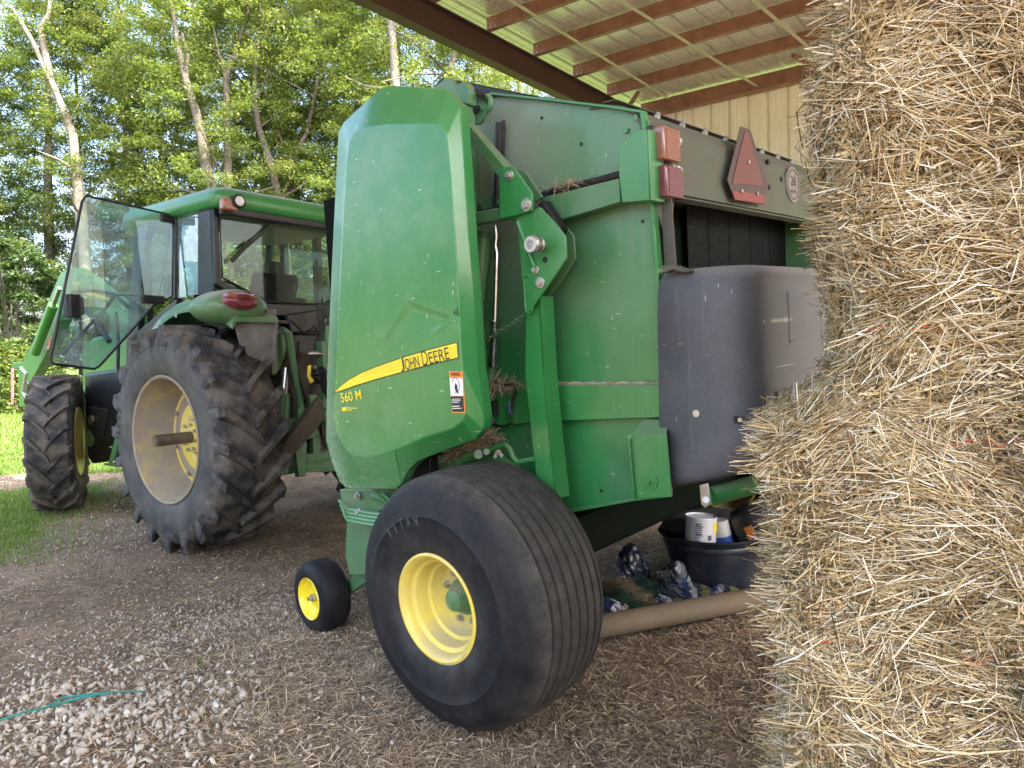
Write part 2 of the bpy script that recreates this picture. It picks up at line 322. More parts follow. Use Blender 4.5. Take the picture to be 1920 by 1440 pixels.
# side sheets
top = bp([(930, 178), (1040, 190), (1150, 203), (1215, 213)], YS)
edge = bp([(1226, 300), (1236, 420), (1243, 500), (1249, 640), (1252, 740), (1262, 925)], YS)
bot = bp([(1200, 932), (1130, 945), (1066, 957)], YS)
sheet = top + edge + bot + [Vector((.1, YS, .26)), Vector((.55, YS, .25)), Vector((1.0, YS, .32)), Vector((1.25, YS, .6)), Vector((1.25, YS, 1.3)), Vector((1.05, YS, 1.75)), Vector((.6, YS, 1.98)), Vector((.2, YS, 2.0))]
sheet_bm = MB().prism(sheet, (0, .012, 0))
s1 = P(sheet_bm, 'side_sheet', m_sheets, .003)
far = MB().prism([(p.x, YF, p.z) for p in sheet], (0, -.012, 0)); P(far, 'side_sheet', m_greend, 0)
# folded lip along the rear edge and bottom edge of the side sheet
lip = MB(); E_ = [top[-1]] + edge
for a, b_ in zip(E_[:-1], E_[1:]): lip.bar((a.x + .006, YS + .022, a.z), (b_.x + .006, YS + .022, b_.z), .03, .014, up=(1, 0, 0))
BB = [edge[-1]] + bot + [Vector((.1, YS, .27))]
for a, b_ in zip(BB[:-1], BB[1:]): lip.bar((a.x, YS + .025, a.z), (b_.x, YS + .025, b_.z), .04, .012)
TT = [Vector((.2, YS, 2.0))] + top
for a, b_ in zip(TT[:-1], TT[1:]): lip.bar((a.x, YS + .02, a.z), (b_.x, YS + .02, b_.z), .035, .01)
o = lip.build('edge_flange', m_green, s1, bev=.002)
hl = MB()
for q in [(1016, 221), (1090, 270), (1205, 415), (1128, 920)]:
    hl.mark(); p = BF.at(*q, 1, YS + .013); hl.cyl(p, p + Vector((0, .002, 0)), .007, 10)
hl.each('bolt_hole', m_rubber, s1)
bl = MB()
for q in [(1176, 245), (1195, 221), (1214, 231)]:
    bl.mark(); p = BF.at(*q, 1, YS + .012); bl.cyl(p, p + Vector((0, .012, 0)), .011, 6)
bl.each('bolt', m_green, s1)
# horizontal channel with dust line on its ledge
ra = bp([(905, 735), (1030, 722), (1247, 722), (1250, 783), (1035, 790), (905, 800)], YS + .05)
P(MB().prism(ra, (0, -.04, 0)), 'side_rail', m_green, .004)
tl = MB()
for i in range(60):
    q = ra[1].lerp(ra[2], i / 59.); r_ = .006 + .007 * abs(math.sin(i * 1.7) * math.sin(i * .37))
    tl.box((q.x, YS + .026, q.z + r_ / 2), (.02, .028, r_ * .9))
P(tl, 'chaff_ridge', simple('pale_chaff', (.46, .40, .27), .9, bmp=.8, bs=120), 0)
# ---- front and top of machine
tc_ = MB().prism([Vector((x, YS - .01, z)) for x, z in [(-.44, 1.872), (-.09, 2.012), (.30, 2.165), (.42, 2.205), (.47, 2.19), (.50, 2.05), (.45, 1.97), (.1, 1.965), (-.40, 1.82)]], (0, YF - YS + .02, 0))
P(tc_, 'top_cover', m_black, .006)
fr_ = bp([(814, 164), (835, 146), (850, 150), (862, 186), (862, 215), (840, 215)], -.5)
P(MB().prism(fr_, (0, -.02, 0)), 'front_hood_bracket', m_greend)
# ---- rear panel with rolled top
xr = -.655
pr = [(-.42, 1.882), (-.49, 1.872), (-.56, 1.850), (-.61, 1.82), (-.642, 1.775), (-.652, 1.70), (xr, 1.535), (xr + .03, 1.525)]
th = [(x + .012, z - .010) for x, z in pr]
rp = P(MB().prism([(x, YS + .02, z) for x, z in pr + th[::-1]], (0, YF - YS - .04, 0)), 'rear_panel', m_rear, .0, ang=20)
fb = MB().bar((-.50, YS + .02, 1.882), (-.50, YF, 1.882), .06, .003)
fb.build('top_flange', m_rear, rp)
nb = MB()
for i in range(8):
    y = -.80 - i * .20; nb.mark(); q0 = Vector((-.585, y, 1.835)); nn_ = Vector((-.5, 0, .87)); nb.cyl(q0, q0 + nn_ * .022, .009, 6); nb.cyl(q0, q0 + nn_ * .010, .014, 10)
nb.each('panel_bolt', m_zinc, rp)
nb = MB()
for q in [(1262, 264), (1272, 265), (1263, 318), (1273, 320)]:
    nb.mark(); p = BF.at(*q, 0, xr - .004); nb.cyl(p + Vector((.004, 0, 0)), p - Vector((.012, 0, 0)), .010, 6); nb.cyl(p + Vector((.004, 0, 0)), p - Vector((.002, 0, 0)), .018, 12)
nb.each('panel_bolt', m_zinc, rp)
nb = MB()
for q in [(1442, 303), (1467, 336), (1444, 351)]:
    nb.mark(); p = BF.at(*q, 0, xr - .003); nb.cyl(p + Vector((.012, 0, 0)), p, .013, 8)
nb.each('bolt_hole', m_rubber, rp)
# slow moving vehicle triangle
xs_ = xr - .03
outer = BF.pts([(1389, 237), (1407, 242), (1439, 347), (1434, 384), (1377, 375), (1364, 337)], 0, xs_)
inner = BF.pts([(1397, 246), (1403, 249), (1433, 349), (1373, 344)], 0, xs_ - .003)
low = BF.pts([(1373, 357), (1436, 366), (1433, 382), (1378, 374)], 0, xs_ - .003)
tri = P(MB().prism(outer, (.004, 0, 0)), 'warning_triangle', simple('triangle_border', (.065, .032, .03), .55, c2=(.06, .045, .04), s=10), .001)
MB().prism(inner, (.002, 0, 0)).build('reflector_field', m_smv, tri)
MB().prism(low, (.002, 0, 0)).build('reflector_strip', simple('strip_red', (.24, .03, .035), .35, c2=(.15, .035, .035), s=30), tri)
nb = MB()
for q in [(1403, 304), (1390, 358), (1419, 363)]:
    nb.mark(); p = BF.at(*q, 0, xs_ - .004); nb.cyl(p + Vector((.035, 0, 0)), p - Vector((.006, 0, 0)), .008, 8)
nb.each('bolt', m_zinc, tri)
# speed disc
dc = BF.at(1487, 346, 0, xr - .004); m_disc = simple('dusty_disc', (.24, .21, .18), .6, c2=(.17, .15, .13)); m_dk = simple('disc_ink', (.05, .05, .045), .6)
dk = P(MB().lathe([(xr - .005, .0001), (xr - .005, .088), (xr + .004, .088), (xr + .004, .0001)], 40, (0, dc.y, dc.z), axis=0, closed=False), 'speed_sign', m_disc, 0)
MB().lathe([(xr - .007, .070), (xr - .007, .076), (xr - .005, .076), (xr - .005, .070)], 40, (0, dc.y, dc.z), axis=0).build('ring', m_dk, dk)
text('number', '26', m_dk, dk, (xr - .005, dc.y + .036, dc.z - .008), (xr - .005, dc.y - .036, dc.z - .008), None, (-1, 0, 0), .05, .002, .01)
text('unit', 'mile/h', m_dk, dk, (xr - .005, dc.y + .044, dc.z - .045), (xr - .005, dc.y - .044, dc.z - .045), None, (-1, 0, 0), .026, .002)
# belts behind the opening
m_belt, n, b, o_ = newmat('baler_belt'); v = tc(n)
b.inputs['Base Color'].default_value = (.0022, .0022, .0028, 1); b.inputs['Roughness'].default_value = .45
b.inputs['Specular IOR Level'].default_value = .12; bump(n, b, voro(n, tc(n, (.01, 1, 1.3), (R(45), 0, 0)), 42, .15, .5, rnd_=0.0), .8, .005)
yb = [BF.at(px, 430, 0, -.46).y for px in (1284, 1324, 1363, 1402, 1439, 1475, 1511, 1546)]
for a, b2 in zip(yb[:-1], yb[1:]):
    P(MB().box((-.465, (a + b2) / 2, 1.33), (.012, abs(a - b2) - .007, .70)), 'belt', m_belt, .002)
P(MB().cyl((-.43, YS - .02, 1.10), (-.43, YF + .02, 1.10), .075, 20), 'belt_roller', m_rubber, 0)
P(MB().cyl((-.43, YS - .02, 1.60), (-.43, YF + .02, 1.60), .06, 20), 'belt_roller', m_rubber, 0)
# rear edge post of side sheet seen beside the belts
P(MB().prism(bp([(1240, 380), (1258, 372), (1268, 500), (1246, 500)], YS - .01), (0, -.006, 0)), 'corner_strip', m_rear, 0)
# ---- moulded rear cover (charcoal plastic)
def ringat(z, ins, cutx=-.70):
    y0, y1 = -.54 - ins, -2.46 + ins; xb = -1.06 + ins; r_ = .12; pts = [(cutx, y0), (xb + r_, y0)]
    for k in range(1, 8): a = PI / 2 * k / 8; pts.append((xb + r_ - r_ * math.sin(a), y0 - r_ + r_ * math.cos(a)))
    pts.append((xb, y0 - r_))
    for k in range(1, 24): pts.append((xb + .004 * math.sin(k * .9), y0 - r_ + (y1 - y0 + 2 * r_) * k / 24))
    pts.append((xb, y1 + r_))
    for k in range(1, 8): a = PI / 2 * k / 8; pts.append((xb + r_ - r_ * math.cos(a), y1 + r_ - r_ * math.sin(a)))
    pts += [(xb + r_, y1), (cutx, y1)]
    dzb = lambda x: max(0, (-.74 - x) / .34) * .11 * max(0, (.75 - z) / .31)
    return [(x + (.022 * (.5 - (z - .4) / .85) if x > -.71 else 0), y, z + dzb(x)) for x, y in pts]
zs = [(.425, .03), (.44, .01), (.47, 0), (.6, 0), (.75, .0), (.9, .0), (1.05, 0), (1.15, .004), (1.19, .016), (1.215, .04), (1.228, .075), (1.232, .12)]
V = []; 
for z, ins in zs: V += ringat(z, ins)
K = len(ringat(0, 0)); F_ = []
for i in range(len(zs) - 1):
    for k in range(K - 1): F_.append((i * K + k, i * K + k + 1, (i + 1) * K + k + 1, (i + 1) * K + k))
t0 = (len(zs) - 1) * K; F_.append(tuple(range(t0 + K - 1, t0 - 1, -1)))
g = MB().add(V, F_); cover = P(g, 'rear_cover', m_gray, 0, ang=60)
sm = cover.modifiers.new('thick', 'SOLIDIFY'); sm.thickness = .012; sm.offset = -1
rb = MB()
for i in range(5):
    y = -.86 - .33 * i
    rb.tube([(-.80, y, 1.224), (-.93, y, 1.222), (-1.0, y, 1.195), (-1.048, y, 1.12), (-1.048, y, .95)], .014, 8)
    rb.tube([(-.80, y - .15, 1.224), (-.93, y - .15, 1.222), (-1.0, y - .15, 1.195), (-1.048, y - .15, 1.12), (-1.048, y - .15, 1.0), (-1.048, y - .08, .96), (-1.048, y, .95)], .014, 8)
rb.build('moulded_rib', m_gray, cover)
sg = MB(); p = BF.at(1389, 787, 1, -.54); sg.box((p.x, -.54, p.z), (.05, .008, .022)); sg.build('latch_slot', m_rubber, cover, bev=.003)
sg = MB(); sg.cyl((p.x, -.54, p.z), (p.x, -.532, p.z), .008, 8); p = BF.at(1306, 775, 1, -.54); sg.cyl((p.x, -.54, p.z), (p.x, -.536, p.z), .013, 14); sg.build('rivet', m_zinc, cover)
sp_ = MB().box((-1.066, -.86, .72), (.004, .28, .12)); sp_.build('decal_patch', simple('old_decal', (.13, .11, .11), .6), cover)
tb = MB(); q = bp([(1311, 910), (1327, 906), (1333, 945), (1322, 953), (1314, 945)], -.52); tb.prism(q, (0, -.006, 0)); P(tb, 'cover_bracket', m_steel, .002)
P(MB().cyl(BF.at(1324, 937, 1, -.525), BF.at(1324, 937, 1, -.50), .012, 10), 'cover_bolt', m_zinc, 0)
P(MB().cyl(BF.at(1335, 930, 1, -.60), BF.at(1425, 905, 1, -.75), .035, 14), 'gate_bumper', m_green, 0)
# torn rim strip on top left of the cover
P(MB().prism(bp([(1237, 498), (1262, 497), (1290, 507), (1287, 511), (1262, 505), (1243, 512)], -.53), (0, -.05, 0)), 'cover_edge_trim', m_rear, .002)
# ---- lower corner guard
gA = bp([(1182, 815), (1250, 817), (1260, 932), (1193, 935)], -.50)
gB = bp([(1207, 785), (1252, 786)], -.585); gg = MB()
gg.prism(gA, (0, -.006, 0)); gg.prism([gA[0], gA[1], gB[1], gB[0]], (0, -.004, -.008)); gg.prism([gA[0], gB[0], Vector((gB[0].x, -.6, gA[0].z - .0)), ], (-.004, 0, 0))
gg.bar(gA[0], gA[3], .006, .03, up=(0, 1, 0)); P(gg, 'corner_guard', m_green, .003)
cg = MB(); p = BF.at(1218, 903, 1, -.50)
for r_, d in ((.034, .004), (.024, .007), (.011, .02)): cg.cyl(p, p + Vector((0, d, 0)), r_, 20 if r_ > .02 else 6)
P(cg, 'guard_bolt', m_green, .001)
# ---- tail lamp bracket and lamps
lb = MB(); q = bp([(1158, 274), (1196, 244), (1213, 242), (1218, 376), (1166, 380), (1161, 335)], -.52); lb.prism(q, (0, -.008, 0))
a_, b_ = q[2], q[3]; lb.prism([a_, b_, b_ + Vector((-.0, -.1, 0)), a_ + Vector((0, -.1, 0))], (-.006, 0, 0)); lb.prism([q[3], q[4], q[4] + Vector((0, -.1, 0)), q[3] + Vector((0, -.1, 0))], (0, 0, .006))
P(lb, 'lamp_bracket', m_green, .003)
pl = MB().prism(BF.pts([(1213, 242), (1262, 246), (1264, 372), (1258, 470), (1224, 376)], 0, -.662), (.004, 0, 0)); P(pl, 'lamp_backplate', m_rear, .001)
for (x0, y0, x1, y1, mm, nm) in ((1226, 243, 1257, 305, m_lenso, 'orange'), (1231, 315, 1263, 374, m_lensr, 'red')):
    A = BF.at(x0, (y0 + y1) / 2, 0, -.70); B_ = BF.at(x1, (y0 + y1) / 2, 0, -.70); zt = BF.at((x0 + x1) / 2, y0, 0, -.70).z; zb = BF.at((x0 + x1) / 2, y1, 0, -.70).z
    yc = (A.y + B_.y) / 2; wy = abs(A.y - B_.y); hz = zt - zb; zc = (zt + zb) / 2
    lamp = P(MB().box((-.685, yc, zc), (.03, wy + .012, hz + .012)), 'tail_lamp', m_black, .006)
    tag(lamp, nm + ' ribbed tail lamp')
    MB().box((-.715, yc, zc), (.05, wy, hz)).build('lens', mm, lamp, bev=.008, seg=3)
    rbm = MB()
    for k in range(15): rbm.box((-.741, yc - .006, zb + hz * (k + .8) / 16), (.004, wy * .8, hz / 34))
    rbm.build('lens_rib', simple(nm + '_rib', tuple(min(1, c * 1.3 + .03) for c in ((.30, .12, .08) if nm == 'orange' else (.2, .06, .08))), .3), lamp)
# ---- diagonal channel and gate links
chn = MB().prism(bp([(1012, 371), (1161, 334), (1163, 379), (1050, 413)], -.53), (0, -.085, 0)); P(chn, 'gate_channel', m_greend, .004)
P(MB().tube(bp([(1010, 368), (1040, 357), (1090, 346), (1130, 336), (1168, 325), (1175, 320)], -.55), .014, 8), 'lamp_hose', m_rubber, 0)
st = MB(); st.bar(BF.at(870, 232, 1, -.45), BF.at(950, 325, 1, -.45), .055, .055); P(st, 'link_arm', m_greend, .006)
st = MB(); st.bar(BF.at(868, 416, 1, -.46), BF.at(945, 401, 1, -.46), .05, .05); P(st, 'cross_tube', m_greend, .006)
A1 = [(935, 319), (960, 311), (967, 321), (998, 362), (998, 395), (967, 404), (935, 411)]
P(MB().prism(bp(A1, -.40), (0, -.012, 0)).prism([BF.at(935, 319, 1, -.40), BF.at(935, 411, 1, -.40), BF.at(935, 411, 1, -.40) + Vector((0, -.1, 0)), BF.at(935, 319, 1, -.40) + Vector((0, -.1, 0))], (-.01, 0, 0)), 'pivot_bracket', m_green, .003)
A1b = [(967, 315), (984, 320), (1017, 369), (1003, 380), (985, 340)]
P(MB().prism(bp(A1b, -.50), (0, -.012, 0)), 'pivot_bracket', m_greend, .003)
A2 = [(968, 404), (998, 393), (1012, 388), (1037, 414), (1060, 443), (1062, 484), (1038, 520), (993, 584), (983, 584), (976, 500)]
P(MB().prism(bp(A2, -.42), (0, -.012, 0)), 'gate_arm_plate', m_green, .004)
A2b = [(1010, 371), (1048, 411), (1076, 442), (1079, 485), (1050, 530), (1024, 562), (1000, 560), (1040, 480), (1035, 430)]
P(MB().prism(bp(A2b, -.53), (0, -.012, 0)), 'gate_arm_plate', m_greend, .004)
st = MB().tube(bp([(971, 415), (1004, 505)], -.415), .010, 8); P(st, 'weld_rod', m_green, 0)
oo = MB(); c = BF.at(991, 552, 1, -.42)
oo.tube([(c.x + .018 * math.cos(a), c.y + .002, c.z + (.055 if math.sin(a) > 0 else -.055) * 1.0 + .018 * math.sin(a)) for a in np.linspace(0, 2 * PI, 24)[:-1]], .004, 6, closed=True); P(oo, 'slot_boss', m_green, 0)
def pivot(px, py, y, r_, L, name='pivot_bolt', m_=None):
    p = BF.at(px, py, 1, y); q = MB(); q.cyl(p, p + Vector((0, .006, 0)), r_ * 1.6, 18); q.cyl(p, p + Vector((0, L, 0)), r_, 6); P(q, name, m_ or m_zinc, .001)
pivot(956, 329, -.40, .013, .02); pivot(988, 384, -.40, .016, .018); pivot(1005, 506, -.42, .011, .018); pivot(1014, 530, -.42, .014, .018)
hp = BF.at(1022, 487, 1, -.42); P(MB().cyl((hp.x, hp.y, hp.z), (hp.x, hp.y + .002, hp.z), .012, 12), 'bolt_hole', m_rubber, 0)
p = BF.at(1052, 462, 1, -.53); q = BF.at(1034, 466, 1, -.36)
dd = (Vector(q) - Vector(p)); P(MB().cyl((p.x, -.55, p.z), (p.x, -.34, p.z), .017, 14).lathe([(-.40, .0001), (-.40, .026), (-.392, .03), (-.385, .026), (-.385, .0001)], 20, (p.x, 0, p.z)).lathe([(-.36, .0001), (-.36, .034), (-.35, .036), (-.34, .03), (-.34, .0001)], 20, (p.x, 0, p.z)), 'lock_pin', m_zinc, 0)
bk = MB(); bk.bar(BF.at(1020, 380, 1, -.48), BF.at(1055, 435, 1, -.48), .03, .05, up=(0, 1, 0)); P(bk, 'latch_bar', m_rubber, .004)
# ---- gate post
L_ = [(985, 560), (985, 640), (984, 700), (992, 780), (1001, 860), (1010, 935)]; R_ = [(1012, 556), (1016, 630), (1020, 700), (1027, 780), (1035, 860), (1044, 935)]
LL = bp(L_, -.45); RR = bp(R_, -.45); po = MB()
for i in range(5): po.prism([LL[i], LL[i + 1], RR[i + 1], RR[i]], (0, -.008, 0)); po.prism([RR[i], RR[i + 1], RR[i + 1] + Vector((-.012, -.07, 0)), RR[i] + Vector((-.012, -.07, 0))], (.006, 0, 0)); po.prism([LL[i], LL[i + 1], LL[i + 1] + Vector((0, -.12, 0)), LL[i] + Vector((0, -.12, 0))], (-.006, 0, 0))
P(po, 'gate_post', m_green, 0, ang=30)
# ---- hydraulic cylinder, spring rod, chain, wires
P(MB().cyl(BF.at(907, 445, 1, -.55), BF.at(893, 600, 1, -.55), .036, 18).cyl(BF.at(910, 432, 1, -.55), BF.at(907, 446, 1, -.55), .024, 14).cyl(BF.at(893, 600, 1, -.55), BF.at(890, 640, 1, -.55), .03, 16), 'gate_cylinder', m_greend, .003)
P(MB().tube(bp([(929, 422), (931, 445), (929, 460), (932, 475), (930, 540), (928, 605)], -.5), .010, 10), 'tension_rod', m_steel, 0)
H = BF.at(928, 600, 1, -.5); G = BF.at(925, 688, 1, -.5); pts_ = []
for i in range(23 * 10 + 1):
    t = i / 230.; a = 2 * PI * t * 23; q = H.lerp(G, t); pts_.append(q + Vector((.017 * math.cos(a), .017 * math.sin(a), 0)))
P(MB().tube(pts_, .0032, 5), 'tension_spring', m_steel, 0)
P(MB().tube(bp([(925, 686), (918, 710), (914, 740), (916, 775)], -.52), .02, 10), 'spring_anchor', m_greend, 0)
P(MB().tube(bp([(893, 448), (889, 500), (886, 560), (880, 640)], -.53), .009, 8).tube(bp([(886, 430), (889, 470)], -.53), .013, 8), 'hydraulic_hose', m_rubber, 0)
P(MB().tube(bp([(936, 230), (934, 300), (930, 350), (929, 395)], -.56), .016, 8).tube(bp([(944, 226), (943, 290), (937, 380)], -.57), .009, 8), 'hydraulic_hose', m_rubber, 0)
chpts = bp([(983, 592), (965, 603), (945, 616), (925, 629), (903, 642)], -.47); ch = MB(); N = 17
for i in range(N):
    t = i / (N - 1) * 4; k = min(3, int(t)); p = chpts[k].lerp(chpts[k + 1], t - k); d = (chpts[k + 1] - chpts[k]).normalized(); s_ = Vector((0, 1, 0)) if i % 2 else d.cross(Vector((0, 1, 0)))
    ch.tube([p + d * .013 * math.cos(a) + s_ * .008 * math.sin(a) for a in np.linspace(0, 2 * PI, 11)[:-1]], .0032, 5, closed=True)
P(ch, 'safety_chain', m_greend, 0)
# lifting eye
c = BF.at(912, 194, 1, -.5); ey = MB()
ey.tube([(c.x + .026 * math.cos(a), c.y, c.z + .026 * math.sin(a)) for a in np.linspace(0, 2 * PI, 25)[:-1]], .013, 10, closed=True)
ey.prism(bp([(903, 184), (912, 206), (905, 222), (897, 233), (886, 233), (884, 214), (893, 205)], -.49), (0, -.02, 0)); P(ey, 'lifting_eye', m_greend, .003)
hz_ = MB().tube([BF.at(x, y, 1, -.47) for x, y in [(905, 181), (893, 172), (881, 178), (876, 192), (880, 206), (890, 210), (896, 200)]], .013, 8); P(hz_, 'hydraulic_hose', m_rubber, 0)
P(MB().prism(bp([(856, 160), (868, 152), (880, 170), (878, 196), (862, 190)], -.42), (0, -.05, 0)).prism(bp([(862, 190), (874, 196), (878, 262), (866, 268)], -.42), (0, -.05, 0)), 'arm_mount', m_greend, .003)
# interior uprights between shield and gate
ins = MB(); ins.bar(BF.at(887, 250, 1, -.6), BF.at(905, 720, 1, -.6), .05, .05, up=(0, 1, 0)); P(ins, 'frame_upright', m_greend, .004)
gap = MB().prism(bp([(862, 240), (925, 250), (930, 400), (935, 560), (930, 740), (905, 800), (880, 500)], -.608), (0, -.002, 0)); 
st = MB()
for i in range(34):
    a = BF.at(872 + i * .6, 262 + i * 6.4, 1, -.40); st.box(a, (.028, .012, .008))
P(st, 'drive_chain', m_rubber, 0)
P(MB().prism(bp([(895, 375), (925, 362), (937, 384), (905, 395)], -.55), (0, -.06, 0)), 'sensor_bracket', m_greend, .002)
wr = MB(); wr.tube(bp([(925, 712), (945, 722), (962, 720), (968, 735), (962, 750), (958, 770)], -.53), .006, 6); wr.tube(bp([(958, 775), (960, 792), (945, 800), (925, 795), (920, 780)], -.53), .004, 6)
P(wr, 'sensor_wire', m_rubber, 0)
P(MB().box(BF.at(956, 765, 1, -.53), (.018, .018, .06)), 'wire_connector', simple('blue_grey_plastic', (.06, .10, .17), .5), .003)
P(MB().box(BF.at(925, 765, 1, -.53), (.04, .03, .06)).cyl(BF.at(923, 745, 1, -.53), BF.at(923, 745, 1, -.51), .018, 12).cyl(BF.at(923, 788, 1, -.53), BF.at(923, 788, 1, -.51), .018, 12), 'sensor_box', m_rubber, .003)
P(MB().tube(bp([(868, 866), (897, 851), (913, 847), (936, 836), (948, 834), (957, 842), (963, 858), (971, 867), (985, 864), (1000, 861)], -.44), .011, 8), 'crank_handle', m_green, 0)
P(MB().bar(BF.at(800, 885, 1, -.45), BF.at(905, 848, 1, -.45), .03, .04).cyl(BF.at(897, 852, 1, -.47), BF.at(897, 852, 1, -.41), .022, 12).cyl(BF.at(912, 847, 1, -.47), BF.at(912, 847, 1, -.41), .016, 12), 'lever_shaft', m_greend, .003)
P(MB().prism(bp([(770, 860), (900, 830), (1000, 900), (1000, 960), (760, 960)], -.56), (0, -.03, 0)), 'lower_frame_plate', m_green, .004)
P(MB().prism(bp([(764, 868), (806, 858), (806, 905), (745, 935), (752, 895)], -.36), (0, -.05, 0)), 'rubber_flap', m_black, .004)
tg = MB(); tg.bar(BF.at(928, 858, 1, -.5), BF.at(934, 845, 1, -.5), .01, .012); tg.bar(BF.at(934, 845, 1, -.5), BF.at(942, 856, 1, -.5), .01, .012); P(tg, 'clip', m_white, 0)
# hay caught on the ledges
def hay_tuft(name, centers, n_, L=(.03, .09)):
    V = []; Q = []; T_ = []
    for (cx, cy, y, sx, sz) in centers:
        c = BF.at(cx, cy, 1, y)
        for i in range(n_):
            p = np.array([c.x + NR.normal() * sx, c.y + NR.normal() * .03, c.z + NR.normal() * sz]); d = NR.normal(size=3); d /= np.linalg.norm(d); l = NR.uniform(*L); u = np.cross(d, NR.normal(size=3)); u /= np.linalg.norm(u); u *= .0009
            b0 = len(V); V += [p - d * l / 2 - u, p - d * l / 2 + u, p + d * l / 2 + u, p + d * l / 2 - u]; Q.append([b0, b0 + 1, b0 + 2, b0 + 3]); T_.append(NR.uniform(.2, .8))
    o = fast_mesh(name, V, Q, m_litter, T_, baler); o.location = BL; o['kind'] = 'stuff'; return o
hay_tuft('caught_hay', [(925, 718, -.55, .03, .02), (950, 724, -.55, .05, .012), (905, 835, -.5, .03, .03), (880, 840, -.48, .05, .01), (918, 822, -.5, .02, .02), (855, 850, -.45, .02, .02), (1065, 350, -.56, .05, .006)], 170)
# ---- big side shield
YO = -.20; YI = -.135
out_ = [(738, 160), (838, 166), (862, 196), (872, 330), (880, 450), (889, 570), (897, 690), (909, 785), (906, 806), (890, 825), (808, 855), (782, 866), (764, 884), (752, 908), (742, 917), (650, 917), (637, 905), (622, 868), (611, 826), (613, 700), (619, 560), (625, 430), (631, 310), (634, 246), (645, 228), (690, 186), (716, 163)]
in_ = [(722, 234), (820, 232), (838, 250), (846, 330), (853, 450), (860, 570), (862, 640), (866, 690), (872, 775), (868, 790), (850, 803), (790, 822), (768, 832), (735, 845), (700, 856), (690, 858), (664, 856), (650, 846), (632, 815), (626, 790), (630, 700), (636, 560), (642, 430), (649, 310), (655, 262), (664, 250), (684, 240)]
n_ = len(out_); O_ = bp(out_, YO); I_ = bp(in_, YI); O2 = [Vector((p.x, YO - .055, p.z)) for p in O_]
cx = sum(p.x for p in O_) / n_; cz = sum(p.z for p in O_) / n_
O2 = [Vector((cx + (p.x - cx) * .985, p.y, cz + (p.z - cz) * .99)) for p in O2]
shv = O2 + O_ + I_
shf = [tuple(range(n_ - 1, -1, -1))]
for k in range(2):
    for i in range(n_): j = (i + 1) % n_; shf.append((k * n_ + i, k * n_ + j, (k + 1) * n_ + j, (k + 1) * n_ + i))
# flat front face, with a pressed fold above the stripe
fold = BF.pts([(738, 622), (773, 578), (840, 600), (792, 624), (734, 648)], 1, YI - .006)
# face fill through triangulation of inner ring with fold polygon as interior points
bmf = bmesh.new(); iv = [bmf.verts.new(p) for p in I_]; fv = [bmf.verts.new((p.x, YI, p.z)) for p in BF.pts([(718, 640), (765, 562), (862, 596), (800, 640), (722, 668)], 1, YI)]
ed = [bmf.edges.new((iv[i], iv[(i + 1) % n_])) for i in range(n_)] + [bmf.edges.new((fv[i], fv[(i + 1) % 5])) for i in range(5)]
res = bmesh.ops.triangle_fill(bmf, use_beauty=True, use_dissolve=False, edges=ed)
bmf.verts.ensure_lookup_table(); bmf.verts.index_update()
# keep only triangles outside the fold polygon
fset = set(fv); drop = [f for f in bmf.faces if all(v_ in fset for v_ in f.verts)]; bmesh.ops.delete(bmf, geom=drop, context='FACES_ONLY')
nv = [v_ for v_ in bmf.verts]; base0 = len(shv); mp_ = {v_: base0 + i for i, v_ in enumerate(nv)}
shv2 = shv + [v_.co.copy() for v_ in nv]; shf2 = list(shf) + [tuple(mp_[v_] for v_ in f.verts) for f in bmf.faces]
fi = [mp_[v_] for v_ in fv]; b0 = len(shv2); shv2 += fold
for i in range(5): j = (i + 1) % 5; shf2.append((fi[i], fi[j], b0 + j, b0 + i))
shf2.append(tuple(b0 + i for i in range(5))); bmf.free()
sh = MB().add(shv2, shf2)
me = None
shield = sh.build('side_shield', m_shield, baler, bev=0, loc=BL, ang=50, recalc=False)
bm = bmesh.new(); bm.from_mesh(shield.data); bmesh.ops.remove_doubles(bm, verts=bm.verts, dist=.0005); bmesh.ops.recalc_face_normals(bm, faces=bm.faces); bm.to_mesh(shield.data); bm.free()
shield.data.polygons.foreach_set('use_smooth', [True] * len(shield.data.polygons))
b_ = shield.modifiers.new('bevel', 'BEVEL'); b_.width = .006; b_.segments = 3; b_.limit_method = 'ANGLE'; b_.angle_limit = R(12)
wn = shield.modifiers.new('wn', 'WEIGHTED_NORMAL'); wn.keep_sharp = False
# stripe, words and safety label on the shield
def on_sh(pts, d): return [Vector((p.x, YI + d, p.z)) for p in bp(pts, YI)]
def grow(pts, k):
    c = sum((Vector(p).to_3d() for p in pts), Vector()) / len(pts); return [tuple((Vector(p).to_3d() - c) * k + c)[:2] for p in pts]
sw = [(629, 735), (640, 724), (656, 712), (680, 699), (704, 689), (755, 671.5), (800, 658), (857, 643), (859, 670), (800, 684), (752, 697.5), (700, 712), (665, 723), (640, 732)]
swo = [(626, 737), (639, 722), (655.5, 710), (679.5, 697), (703.5, 687), (754.5, 669.5), (799.5, 656), (858.5, 640.5), (861, 671.5), (801, 686.5), (753, 699.5), (701, 714), (666, 725), (641, 734)]
d1 = MB().prism(on_sh(swo, .0012), (0, -.0006, 0)).build('stripe_border', simple('stripe_dark', (.05, .07, .02), .4), shield)
d2 = MB().prism(on_sh(sw, .0024), (0, -.0006, 0)).build('yellow_stripe', m_ylw, shield)
ln = MB()
for k in (.22, .4, .58, .76):
    a = Vector((700 - 30 * k, 689 + 22 * k)); b2 = Vector((752, 672 + 25 * k)); c2 = Vector((857.5, 643 + 27 * k)); ln.tube(on_sh([a, b2, c2], .0026), .0007, 4)
ln.build('stripe_line', simple('stripe_fine_line', (.45, .33, .02), .4), shield)
def tp(x, y, d=.003): return on_sh([(x, y)], d)[0]
sn = -1
